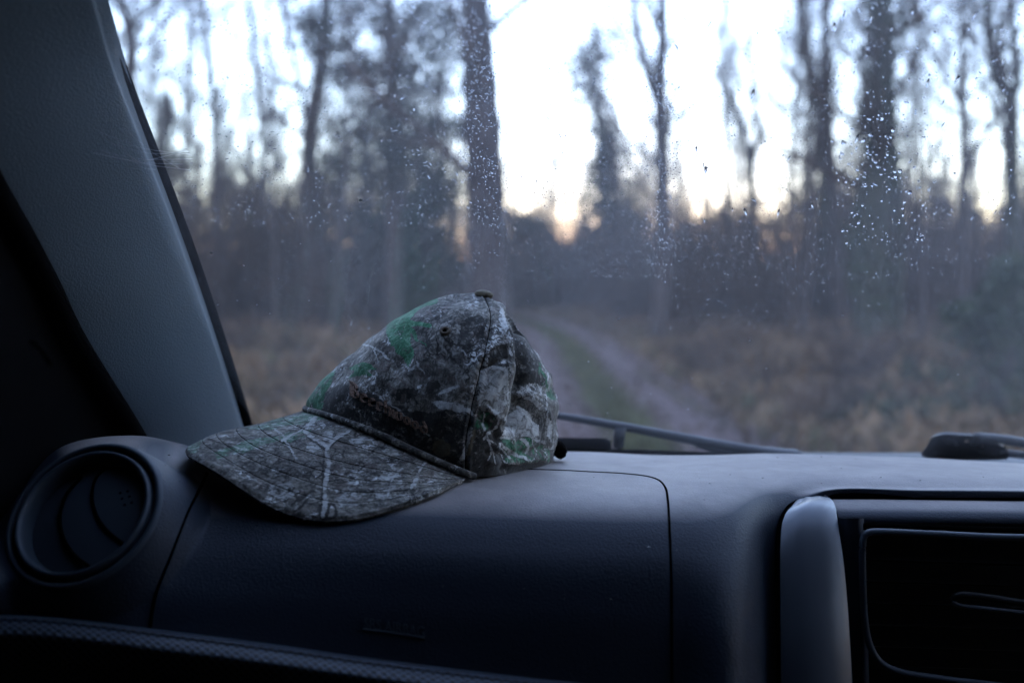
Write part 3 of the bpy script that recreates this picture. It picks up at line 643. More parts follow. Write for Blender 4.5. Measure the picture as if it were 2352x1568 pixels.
ref1 = side_of(arc1, np.array([[plane_pt(290, 1130)[0]]]), np.array([[plane_pt(290, 1130)[1]]]))[0, 0] > 0
ref2 = side_of(arc2, np.array([[plane_pt(100, 1200)[0]]]), np.array([[plane_pt(100, 1200)[1]]]))[0, 0] > 0
tops = (f1 == ref1); lows = (f2 == ref2) & ~tops; mids = ~tops & ~lows
for mk_, dh in ((tops, 0.), (mids, -.0008), (lows, -.0016)):
    Vv = (base+(hg+dh)[..., None]*nv).reshape(-1, 3); f = fq[mk_]; idx, inv = np.unique(f, return_inverse=True); mk('vent_flap', Vv[idx], inv.reshape(f.shape), M['vent'], vent)
for arc in (arc1, arc2):
    ok = np.hypot(arc[:, 0], arc[:, 1]) < .0325; a = arc[ok]; hh_ = -.0036-.0035*(np.hypot(a[:, 0], a[:, 1])/.033)**2
    tube('flap_gap', vc+a[:, :1]*e1v+a[:, 1:]*e2v+hh_[:, None]*nv, .0010, M['gap'], vent, 8)  # black tube imitates the shade in the groove between flaps
for u, v in [(267, 1123), (283, 1118), (271, 1136), (287, 1130), (277, 1150), (292, 1144)]:
    a, b = plane_pt(u, v); hh_ = -.0030-.0035*((a*a+b*b)/.033**2); c_ = vc+a*e1v+b*e2v+hh_*nv; th = np.linspace(0, 6.283, 14, endpoint=False)
    V = [c_+nv*.0002]+[c_+(e1v*math.cos(t)+e2v*math.sin(t))*.0011-nv*.0004 for t in th]; mk('vent_dimple', np.array(V), [(0, i+1, (i+1) % 14+1) for i in range(14)], M['gap'], vent)

# ---- lower fabric-mesh edge of the dashboard
lo = [(-250, 1422), (0, 1419), (150, 1427), (350, 1452), (600, 1484), (885, 1524), (1176, 1560), (1540, 1602), (1750, 1640)]
rows = []
for dv, y in ((-12, .510), (-3, .484), (8, .480), (24, .4745), (46, .472), (100, .476), (200, .49), (420, .53)):
    rows.append([P(u, v+dv, y) for u, v in lo])
NRl, NCl = 150, 900
Lg = crom(crom(np.array(rows), NRl, 0), NCl, 1)
m = mat('perforated_trim', (.030, .034, .042), .5, .5); N = m.node_tree.nodes; L = m.node_tree.links
uvm = N.new('ShaderNodeUVMap'); 
mk_l = mk('lower_trim', Lg, gfaces(NRl, NCl), m, car)
uvl = mk_l.data.uv_layers.new(name='UVMap'); arcx = np.concatenate([[0], np.cumsum(np.linalg.norm(np.diff(Lg[40], axis=0), axis=1))]); arcy = np.concatenate([[0], np.cumsum(np.linalg.norm(np.diff(Lg[:, 300], axis=0), axis=1))])
li = np.zeros(len(mk_l.data.loops), np.int32); mk_l.data.loops.foreach_get('vertex_index', li)
uvl.data.foreach_set('uv', np.stack([arcx[li % NCl], arcy[li//NCl]], -1).astype(np.float32).ravel())
mpn = N.new('ShaderNodeMapping'); mpn.inputs['Scale'].default_value = (290, 290, 290); mpn.inputs['Rotation'].default_value = (0, 0, math.radians(45))
v_ = N.new('ShaderNodeTexVoronoi'); v_.inputs['Scale'].default_value = 1; v_.inputs['Randomness'].default_value = 0; v_.voronoi_dimensions = '2D'
L.new(uvm.outputs[0], mpn.inputs[0]); L.new(mpn.outputs[0], v_.inputs['Vector'])
rp = N.new('ShaderNodeMapRange'); rp.inputs[1].default_value = .34; rp.inputs[2].default_value = .44; L.new(v_.outputs['Distance'], rp.inputs[0])
bm = N.new('ShaderNodeBump'); bm.inputs['Strength'].default_value = .9; bm.inputs['Distance'].default_value = .0012; L.new(rp.outputs[0], bm.inputs['Height']); L.new(bm.outputs[0], N['Principled BSDF'].inputs['Normal'])
mx = N.new('ShaderNodeMix'); mx.data_type = 'RGBA'; mx.inputs[6].default_value = (.004, .004, .005, 1); mx.inputs[7].default_value = (.040, .060, .090, 1); L.new(rp.outputs[0], mx.inputs[0]); L.new(mx.outputs[2], N['Principled BSDF'].inputs['Base Color'])

# ---- centre console: silver blade, frame, air outlet
cons = bpy.data.objects.new('centre_console', None); cons.parent = car; C.objects.link(cons)
sl = [  # (left edge, right edge) rows of the silver blade from its rounded top down
 [(1842, 1150, .606), (1870, 1143, .606), (1906, 1144, .606)], [(1816, 1166, .590), (1866, 1154, .590), (1917, 1162, .592)], [(1802, 1190, .580), (1862, 1180, .578), (1921, 1186, .582)],
 [(1796, 1225, .572), (1862, 1220, .569), (1926, 1222, .574)], [(1794, 1290, .563), (1866, 1290, .559), (1936, 1290, .565)], [(1795, 1400, .552), (1870, 1400, .547), (1946, 1400, .554)],
 [(1796, 1500, .543), (1874, 1500, .538), (1952, 1500, .545)], [(1797, 1640, .533), (1878, 1640, .528), (1958, 1640, .535)], [(1799, 1900, .515), (1882, 1900, .51), (1962, 1900, .517)]]
rows = []
for l_, c_, r_ in sl:
    a, b, d_ = P(*l_), P(*c_), P(*r_); rows.append([a+np.array([.009, .02, 0]), a+np.array([.0015, .003, 0]), a, a*.5+b*.5+(0, -.0015, .0008), b, b*.5+d_*.5+(0, -.0012, .0006), d_, d_+np.array([0, .003, 0]), d_+np.array([.001, .02, 0])])
rows = [[p+np.array([0, .03, -.004]) for p in rows[0]]]+rows
mk('silver_trim', crom(crom(np.array(rows), 120, 0), 50, 1), gfaces(120, 50), M['silver'], cons)
ce = [(1905, 1900), (1925, 2040), (1990, 2200), (2400, 2900)]
fr_rows = []
for (ul, v, y) in [(1912, 1146, .618), (1914, 1150, .610), (1918, 1164, .601), (1922, 1176, .596), (1926, 1188, .593), (1930, 1200, .5925), (1930, 1207, .596), (1930, 1213, .608)]:
    fr_rows.append([P(u, v+max(0, u-2000)*.012, y) for u in (ul, 2000, 2100, 2350, 2900)])
mk('console_frame', crom(crom(np.array(fr_rows), 60, 0), 60, 1), gfaces(60, 60), M['dash'], cons)
# side face of the frame between blade and outlet
sf = [[P(1921, v, .588), P(1935+(v-1200)*.055, v, .580), P(1958+(v-1200)*.045, v, .576), P(1980+(v-1200)*.03, v, .578), P(1986+(v-1200)*.03, v, .60)] for v in (1190, 1210, 1260, 1340, 1440, 1540, 1640, 1760)]
mk('console_frame', crom(crom(np.array(sf), 50, 0), 30, 1), gfaces(50, 30), M['dash'], cons)
# outlet housing: rounded frame lip
lip = [(2900, 1241), (2352, 1234), (2150, 1226), (2030, 1221), (1995, 1223), (1984, 1234), (1981, 1260), (1982, 1340), (1986, 1420), (1996, 1475), (2018, 1515), (2060, 1540), (2150, 1556), (2352, 1580), (2900, 1640)]
lp = crom(np.array([P(u, v, .574) for u, v in lip]), 160)
tube('outlet_lip', lp, .0020, M['vent'], cons, 10)
hb_ = np.array([P(1940, 1190, .63), P(2950, 1200, .63), P(2950, 1750, .63), P(1940, 1750, .63)]); mk('outlet_box', hb_, [(0, 1, 2, 3)], M['slat'], cons, False)
for k in range(6):
    v = 1278+k*50; a = [P(1992+(k > 3)*12*(k-3), v, .592), P(2900, v+28, .592)]; b = [p+np.array([0, .016, -.006]) for p in a]; V = np.array([a[0], a[1], b[1], b[0]]+[p-np.array([0, 0, .0014]) for p in (a[0], a[1], b[1], b[0])])
    mk('slat', V, [(0, 1, 2, 3), (7, 6, 5, 4), (0, 4, 5, 1), (1, 5, 6, 2), (2, 6, 7, 3), (3, 7, 4, 0)], M['slat'], cons, False)
kn = crom(np.array([P(2188, 1378, .580), P(2204, 1366, .578), P(2260, 1370, .577), P(2352, 1384, .577), P(2480, 1400, .577)]), 30); tube('outlet_slider', kn, .0022, M['slat'], cons, 8)
kn = crom(np.array([P(2188, 1380, .579), P(2206, 1390, .577), P(2260, 1396, .576), P(2352, 1406, .576), P(2480, 1420, .576)]), 30); tube('outlet_slider', kn, .0013, M['silver'], cons, 8)
tube('console_gap', crom(np.array([P(u, v, y) for u, v, y in [(1790, 1640, .545), (1789, 1400, .562), (1790, 1240, .583), (1796, 1200, .592), (1812, 1168, .604), (1842, 1147, .616), (1880, 1139, .620), (1960, 1138, .621), (2200, 1140, .621), (2400, 1142, .621), (2800, 1150, .622)]]), 120), .0021, M['gap'], cons, 8)  # dark tube stands in for the shaded gap round the console
tube('frame_gap', crom(np.array([P(u, v, .583) for u, v in [(2900, 1226), (2352, 1218), (2100, 1211), (1990, 1208), (1972, 1216), (1968, 1240), (1970, 1330), (1974, 1430), (1982, 1500)]]), 100), .0021, M['gap'], cons, 8)  # dark tube for the shade between frame and outlet

# ---- unseen cabin shell, closed so daylight enters only by windscreen and side window
def quad(name, pts, mt, parent=car): return mk(name, np.array(pts), [tuple(range(len(pts)))], mt, parent, False)
def box(name, a, b, mt, parent=None):
    a = np.array(a); b = np.array(b); V = [[(a, b)[i][0], (a, b)[j][1], (a, b)[k][2]] for i in (0, 1) for j in (0, 1) for k in (0, 1)]
    return mk(name, V, [(0, 1, 3, 2), (4, 6, 7, 5), (0, 4, 5, 1), (2, 3, 7, 6), (0, 2, 6, 4), (1, 5, 7, 3)], mt, parent, False)
ex = EYE
box('roof_lining', (-.75, -1.6, ex+.335), (1.35, .33, ex+.36), M['fabric'], car)
box('rear_panel', (-.75, -1.62, ex-1.0), (1.35, -1.58, ex+.335), M['fabric'], car)
box('door_panel', (-.78, -1.6, ex-1.0), (-.74, .95, ex+.335), M['fabric'], car)
box('door_panel', (1.30, -1.6, ex-1.0), (1.34, .95, ex-.22), M['fabric'], car)
box('door_panel', (1.30, -1.6, ex-.22), (1.34, .08, ex+.335), M['fabric'], car)
box('side_window', (1.318, .08, ex-.22), (1.322, .62, ex+.335), M['sideglass'], car)
box('cabin_floor', (-.75, -1.6, ex-1.02), (1.35, .95, ex-1.0), M['fabric'], car)
box('bulkhead', (-.75, .90, ex-1.0), (1.35, .93, ex-.20), M['fabric'], car)
box('header_light_block', (-.235, .30, ex+.195), (1.30, .425, ex+.334), M['fabric'], car)  # unseen block, set low to cut light on the dashboard face
quad('quarter_panel', [(-.75, .33, ex+.335), (-.24, .30, ex+.335), (-.235, .86, ex-.15), (-.75, .90, ex-.15)], M['black'])
quad('quarter_panel', [(-.75, .90, ex-.15), (-.235, .86, ex-.15), (-.235, .92, ex-.30), (-.75, .92, ex-.30)], M['black'])
quad('quarter_panel', [(1.22, .30, ex+.335), (1.34, .30, ex+.335), (1.34, .90, ex-.19), (1.22, .90, ex-.19)], M['black'])
# cowl and bonnet beyond the glass
cw = [[(x, y, ex+z) for x in (-.7, -.2, .2, .55, .9, 1.3)] for y, z in ((.885, -.20), (.93, -.178), (.99, -.172), (1.0, -.19), (1.02, -.192))]
mk('cowl', crom(crom(np.array(cw), 30, 0), 40, 1), gfaces(30, 40), M['wiper'], car)
bn = [[(x, y, ex+z-.05*((x-.3)/1.0)**2) for x in (-.6, -.2, .3, .8, 1.3)] for y, z in ((1.03, -.195), (1.3, -.25), (1.8, -.40), (2.1, -.50), (2.15, -.8))]
mk('bonnet', crom(crom(np.array(bn), 30, 0), 30, 1), gfaces(30, 30), M['bonnet'], car)

# ---- wipers
wp = bpy.data.objects.new('wiper', None); wp.parent = car; C.objects.link(wp)
def WP(u, v, off): return Gray(u, v, off)
tube('wiper_arm', crom(np.array([WP(1240, 947, .034), WP(1285, 955, .033), WP(1400, 974, .031), WP(1520, 996, .029), WP(1640, 1019, .026), WP(1760, 1040, .022), WP(1840, 1050, .018)]), 50), np.linspace(.0026, .0058, 50), M['wiper'], wp, 8)
tube('wiper_arm', crom(np.array([WP(1600, 1018, .030), WP(1640, 1026, .03), WP(1700, 1036, .028), WP(1830, 1050, .02)]), 20), np.linspace(.004, .0075, 20), M['wiper'], wp, 10)
tube('blade_carrier', crom(np.array([WP(1250, 1018, .020), WP(1330, 1020, .020), WP(1396, 1021, .020)]), 20), [.0042]*12+[.005]*8, M['wiper'], wp, 6)
V = np.array([WP(u, v, o_) for o_ in (.010, .024) for u, v in [(1250, 1004), (1392, 1006), (1403, 1013), (1404, 1031), (1250, 1034)]]); mk('wiper_blade', V, [(0, 1, 2, 3, 4), (9, 8, 7, 6, 5)]+[(i, (i+1) % 5, (i+1) % 5+5, i+5) for i in range(5)], M['wiper'], wp, False)
tube('wiper_clip', np.array([WP(1424, 980, .03), WP(1422, 1002, .024), WP(1420, 1024, .02)]), [.006, .0055, .005], M['wiper'], wp, 6)
tube('wiper_rubber', crom(np.array([WP(1270, 1036, .008), WP(1400, 1037, .008), WP(1600, 1043, .008), WP(1780, 1049, .008)]), 20), .0028, M['black'], wp, 6)
wq = bpy.data.objects.new('wiper', None); wq.parent = car; C.objects.link(wq)
ho = [(2128, 1052), (2130, 1022), (2142, 1004), (2168, 997), (2210, 999), (2250, 1003), (2290, 1018), (2312, 1030), (2314, 1044), (2296, 1056)]
hc = crom(np.array([WP(u, v, .034) for u, v in ho]), 40, closed=True); hc2 = crom(np.array([WP(u, v, .012) for u, v in ho]), 40, closed=True); mid = hc.mean(0)
rings = [hc2, hc*.99+hc.mean(0)*.01, hc*.93+mid*.07+GN*.003, hc*.6+mid*.4+GN*.0045, hc*.05+mid*.95+GN*.005]
mk('wiper_hub', np.array(rings), gfaces(5, 40, True), M['wiper'], wq)
for u, v in [(2186, 1016), (2244, 1021)]:
    c_ = WP(u, v, .034); tube('hub_hole', np.array([c_-np.array([0, .010, 0]), c_+np.array([0, .012, 0])]), .0024, M['gap'], wq, 12)
tube('wiper_arm', crom(np.array([WP(2240, 1004, .03), WP(2300, 1009, .031), WP(2360, 1018, .031), WP(2600, 1060, .03)]), 20), .0045, M['wiper'], wq, 8)
tube('wiper_arm', crom(np.array([WP(2290, 1040, .024), WP(2360, 1046, .024), WP(2600, 1080, .024)]), 20), .0035, M['wiper'], wq, 8)

# =================================================================== the cap
cap = empty('baseball_cap', 'grey and green camouflage baseball cap resting on the dashboard with its peak towards the left', 'cap', None, (0, 0, 0))
Mer = [  # meridians of the crown, sweatband to button
 [(704, 942, .690), (708, 914, .692), (744, 870, .690), (804, 818, .688), (876, 757, .686), (962, 704, .684), (1036, 677, .678)],
 [(738, 951, .650), (748, 905, .655), (792, 856, .656), (846, 795, .658), (912, 740, .660), (985, 702, .664), (1050, 682, .670)],
 [(791, 967, .628), (802, 905, .630), (840, 845, .632), (888, 783, .637), (948, 733, .643), (1012, 703, .652), (1064, 686, .664)],
 [(868, 995, .612), (882, 925, .612), (910, 855, .615), (948, 790, .622), (992, 740, .632), (1040, 708, .644), (1080, 690, .660)],
 [(955, 1036, .602), (962, 955, .601), (980, 878, .604), (1008, 808, .611), (1040, 752, .622), (1072, 713, .638), (1096, 692, .657)],
 [(1045, 1076, .602), (1046, 1000, .598), (1060, 915, .600), (1082, 833, .606), (1102, 765, .618), (1114, 718, .634), (1113, 694, .654)],
 [(1092, 1093, .608), (1098, 1020, .602), (1112, 935, .603), (1130, 850, .608), (1142, 780, .618), (1142, 728, .634), (1127, 696, .655)],
 [(1135, 1092, .618), (1138, 1030, .613), (1148, 955, .611), (1164, 870, .614), (1172, 795, .624), (1163, 738, .640), (1136, 700, .658)],
 [(1175, 1086, .636), (1170, 1030, .634), (1172, 965, .636), (1185, 885, .640), (1190, 812, .645), (1174, 750, .654), (1140, 703, .664)],
 [(1222, 1078, .660), (1226, 1025, .658), (1230, 965, .658), (1236, 900, .660), (1225, 830, .663), (1192, 760, .668), (1144, 706, .672)],
 [(1262, 1070, .695), (1276, 1020, .697), (1274, 972, .697), (1284, 930, .698), (1258, 858, .695), (1212, 784, .690), (1150, 708, .682)],
 [(1250, 1066, .740), (1262, 1005, .745), (1258, 950, .745), (1252, 890, .740), (1225, 825, .730), (1180, 755, .715), (1138, 700, .692)],
 [(1150, 1058, .785), (1150, 990, .790), (1145, 920, .785), (1135, 850, .775), (1120, 780, .755), (1105, 725, .730), (1110, 690, .700)],
 [(1000, 1040, .80), (995, 960, .80), (985, 890, .795), (985, 820, .780), (1000, 750, .758), (1030, 705, .735), (1080, 684, .702)],
 [(860, 1005, .785), (850, 940, .785), (850, 885, .780), (880, 815, .765), (930, 745, .748), (995, 705, .728), (1062, 680, .700)],
 [(755, 968, .745), (752, 925, .745), (770, 880, .742), (825, 815, .734), (890, 750, .722), (970, 702, .710), (1048, 678, .692)],
]
A = np.array([[P(*p) for p in m_] for m_ in Mer])               # (meridian, height, 3)
apex = P(1108, 672, .676); A = np.concatenate([A, np.repeat(apex[None, None], len(A), 0)], 1)
NU, NV = 640, 300
Cg = crom(crom(A, NV, 1), NU, 0, closed=True).transpose(1, 0, 2)   # rows: height, cols: round
def gnorm(Gd):
    du = np.roll(Gd, -1, 1)-np.roll(Gd, 1, 1); dv = np.gradient(Gd, axis=0); n_ = np.cross(du, dv); n_ /= np.linalg.norm(n_, axis=-1, keepdims=True)+1e-12; return n_
Nn = gnorm(Cg); ctr = Cg.mean((0, 1)); sg = np.sign(((Cg-ctr)*Nn).sum(-1).mean()); Nn = Nn*sg
uvc = PROJ(Cg.reshape(-1, 3)); facing = ((np.array([0, 0, EYE])-Cg)*Nn).sum(-1).reshape(-1) > 0
folds = [  # creases pressed into the cloth: line, height (m), width
 ([(1150, 700), (1168, 760), (1174, 830), (1168, 900), (1156, 965), (1142, 1030)], .0030, 9),
 ([(1172, 720), (1190, 790), (1192, 860), (1180, 930), (1166, 975)], -.0060, 12),
 ([(1190, 905), (1225, 915), (1255, 950), (1270, 1000)], .0018, 9), ([(1185, 930), (1215, 945), (1240, 985), (1250, 1030)], -.0013, 9),
 ([(1200, 880), (1240, 888), (1280, 912)], -.0014, 10), ([(1195, 855), (1235, 858), (1270, 870)], .0010, 11),
 ([(1100, 960), (1130, 985), (1150, 1030), (1155, 1075)], -.0022, 9), ([(1120, 940), (1150, 965), (1172, 1000), (1180, 1040)], .0018, 8),
 ([(1060, 980), (1020, 1010), (1000, 1040)], -.0015, 14), ([(1085, 740), (1050, 800), (1020, 860)], -.0012, 30), ([(760, 900), (820, 870), (880, 850)], -.0008, 20),
 ([(1125, 1060), (1180, 1062), (1250, 1050)], .0018, 9), ([(1120, 1040), (1180, 1040), (1255, 1028)], -.0014, 7),
 ([(1108, 820), (1130, 800), (1165, 790)], .0014, 7), ([(1100, 850), (1135, 835), (1168, 825)], -.0012, 7)]
disp = np.zeros(len(uvc))
for pl, h_, w_ in folds: disp += np.where(facing, h_*np.exp(-(pdist(uvc, crom(pl, 20))/w_)**2), 0)
# seams between the panels: sewn valleys with a raised stitch either side
seam_k = [5.45, 10.0, 13.0]
for k in seam_k:
    c0 = k/len(Mer)*NU; dd = np.abs((np.arange(NU)-c0+NU/2) % NU-NU/2)[None]*np.ones((NV, 1)); ringlen = np.linalg.norm(np.roll(Cg, -1, 1)-Cg, axis=-1)
    dm = dd*ringlen; disp += (-.0009*np.exp(-(dm/.0010)**2)+.0005*np.exp(-((dm-.0028)/.0012)**2)).reshape(-1)
q = Cg.reshape(-1, 3); wob = .0009*np.sin(q[:, 0]*150+q[:, 2]*90)*np.sin(q[:, 2]*170+q[:, 1]*60)+.0005*np.sin(q[:, 0]*330-q[:, 2]*260+1)
fade = np.sin(np.repeat(np.linspace(0, 1, NV), NU)*np.pi)**.5
Cg = (q+(Nn.reshape(-1, 3)*(disp+wob*fade)[:, None])).reshape(NV, NU, 3)

def W_(UV, poly, w, soft=.35, taper=True):
    """soft-edged printed stroke"""
    pl = crom(np.array(poly, float), max(8, len(poly)*5)) if len(poly) > 2 else np.array(poly, float)
    d = pdist(UV, pl); return np.clip((w-d)/(w*soft+1e-6), 0, 1)
def Pg(UV, poly): return inpoly(UV, poly).astype(float)
# ---- printed pattern of the crown as masks: R pale bark, G green leaf, B dark bark, A dark leaf/bark edge
def crown_masks(UV):
    UV = UV+np.stack([gnoise(UV[:, 0], UV[:, 1], 9, 61), gnoise(UV[:, 0], UV[:, 1], 9, 62)], -1)*1.6+np.stack([gnoise(UV[:, 0], UV[:, 1], 3, 63), gnoise(UV[:, 0], UV[:, 1], 3, 64)], -1)*.8
    pale = np.zeros(len(UV)); grn = np.zeros(len(UV)); drk = np.zeros(len(UV)); tan = np.zeros(len(UV))
    def mx_(a, b): return np.maximum(a, b)
    # lower dark band of the front panel
    drk = mx_(drk, .85*Pg(UV, [(705, 945), (745, 905), (790, 880), (850, 905), (900, 925), (950, 945), (1000, 945), (1040, 935), (1090, 950), (1100, 1000), (1110, 1100), (1000, 1075), (900, 1020), (800, 975)]))
    drk = mx_(drk, .75*Pg(UV, [(1060, 735), (1100, 720), (1118, 745), (1105, 800), (1075, 815), (1050, 790)]))
    drk = mx_(drk, .9*Pg(UV, [(1178, 745), (1195, 740), (1245, 840), (1258, 880), (1225, 905), (1190, 880), (1180, 820)]))
    drk = mx_(drk, 1.*Pg(UV, [(1060, 1005), (1110, 960), (1095, 935), (1140, 955), (1150, 985), (1165, 1025), (1165, 1070), (1280, 1060), (1290, 1100), (1060, 1110)]))
    drk = mx_(drk, .8*Pg(UV, [(1120, 820), (1140, 790), (1168, 790), (1160, 840), (1118, 860)]))
    drk = mx_(drk, .7*W_(UV, [(905, 905), (960, 900), (1000, 880)], 12))
    # pale birch streaks and bark plates
    pale = mx_(pale, Pg(UV, [(990, 925), (1025, 920), (1060, 928), (1085, 945), (1088, 952), (1050, 945), (1015, 940)]))
    pale = mx_(pale, .9*Pg(UV, [(1002, 905), (1020, 896), (1055, 885), (1058, 890), (1025, 903), (1006, 912)]))
    pale = mx_(pale, .9*Pg(UV, [(1104, 850), (1130, 838), (1166, 842), (1170, 900), (1160, 940), (1140, 955), (1118, 930), (1098, 935), (1098, 900)]))
    pale = mx_(pale, 1.*Pg(UV, [(1160, 960), (1185, 940), (1215, 950), (1235, 975), (1240, 1000), (1215, 1005), (1170, 1002), (1155, 1000)]))
    pale = mx_(pale, .8*Pg(UV, [(1145, 705), (1160, 715), (1168, 750), (1158, 765), (1148, 740)]))
    pale = mx_(pale, .6*Pg(UV, [(1180, 905), (1215, 880), (1250, 885), (1265, 900), (1225, 905)]))
    for pl, w in [([(1190, 935), (1215, 955), (1235, 1000)], 4), ([(1200, 905), (1240, 930), (1262, 975), (1268, 1030)], 5), ([(1215, 915), (1250, 950), (1262, 1000)], 4),
                  ([(1150, 1005), (1185, 1008), (1215, 1020), (1208, 1042)], 4), ([(1150, 1022), (1180, 1040), (1215, 1058)], 5), ([(1222, 1005), (1250, 1015), (1262, 1030)], 5),
                  ([(1118, 1000), (1128, 1025), (1122, 1055)], 3), ([(1120, 1005), (1150, 1030), (1172, 1050)], 3), ([(1108, 940), (1112, 965), (1112, 990)], 3), ([(1110, 1005), (1135, 985), (1150, 960)], 3),
                  ([(1225, 1010), (1230, 1040), (1222, 1060)], 2.5), ([(1130, 1035), (1140, 1065)], 2), ([(1145, 1040), (1165, 1062)], 2)]:
        pale = mx_(pale, .85*W_(UV, pl, w))
    for pl, w in [([(800, 800), (830, 790), (860, 800), (890, 820), (908, 838)], 3.2), ([(858, 802), (872, 835)], 2), ([(745, 862), (775, 845), (795, 835)], 2.5), ([(960, 832), (965, 845), (975, 860)], 2.5),
                  ([(925, 836), (945, 848), (955, 840)], 3), ([(1082, 985), (1070, 1030), (1062, 1055)], 6), ([(870, 912), (900, 930), (930, 955), (960, 975), (985, 1000)], 3)]:
        pale = mx_(pale, .9*W_(UV, pl, w))
    tan = mx_(tan, Pg(UV, [(988, 1030), (998, 1012), (1015, 1008), (1035, 1020), (1030, 1045), (1000, 1045)]))
    tan = mx_(tan, .9*Pg(UV, [(1070, 1030), (1085, 990), (1094, 985), (1088, 1020), (1072, 1055)]))
    # maple leaves
    leaf = [(990, 697), (960, 712), (942, 735), (1002, 748), (1000, 752), (945, 748), (960, 775), (985, 800), (950, 775), (940, 765), (946, 790), (950, 815), (938, 845), (930, 830), (918, 812), (900, 795), (890, 770), (885, 745), (912, 725), (940, 712)]
    grn = mx_(grn, Pg(UV, leaf)); grn = mx_(grn, Pg(UV, [(835, 830), (868, 846), (848, 850), (852, 868), (835, 860), (800, 872), (815, 852), (800, 842)]))
    grn = mx_(grn, Pg(UV, [(800, 800), (835, 775), (850, 765), (842, 752), (800, 785), (772, 820), (785, 825)])); grn = mx_(grn, .9*Pg(UV, [(700, 945), (704, 905), (745, 862), (775, 830), (760, 880), (742, 920), (738, 945)]))
    grn = mx_(grn, .8*W_(UV, [(790, 812), (850, 762), (930, 715), (1000, 690)], 8)); grn = mx_(grn, .6*Pg(UV, [(1238, 830), (1262, 880), (1275, 920), (1262, 920), (1240, 870)]))
    grn = mx_(grn, .55*Pg(UV, [(1150, 1002), (1222, 1008), (1262, 1030), (1265, 1060), (1165, 1065)])); grn = mx_(grn, .5*Pg(UV, [(1098, 940), (1130, 950), (1140, 965), (1105, 1000), (1092, 980)]))
    drk = mx_(drk, Pg(UV, [(912, 752), (925, 748), (930, 775), (920, 790), (912, 775)])*grn); drk = mx_(drk, W_(UV, [(938, 735), (940, 742)], 7))
    return pale, grn, drk, tan
def put_masks(o, ms):
    ca = o.data.color_attributes.new('print', 'FLOAT_COLOR', 'POINT'); ca.data.foreach_set('color', np.stack(ms, -1).astype(np.float32).ravel())

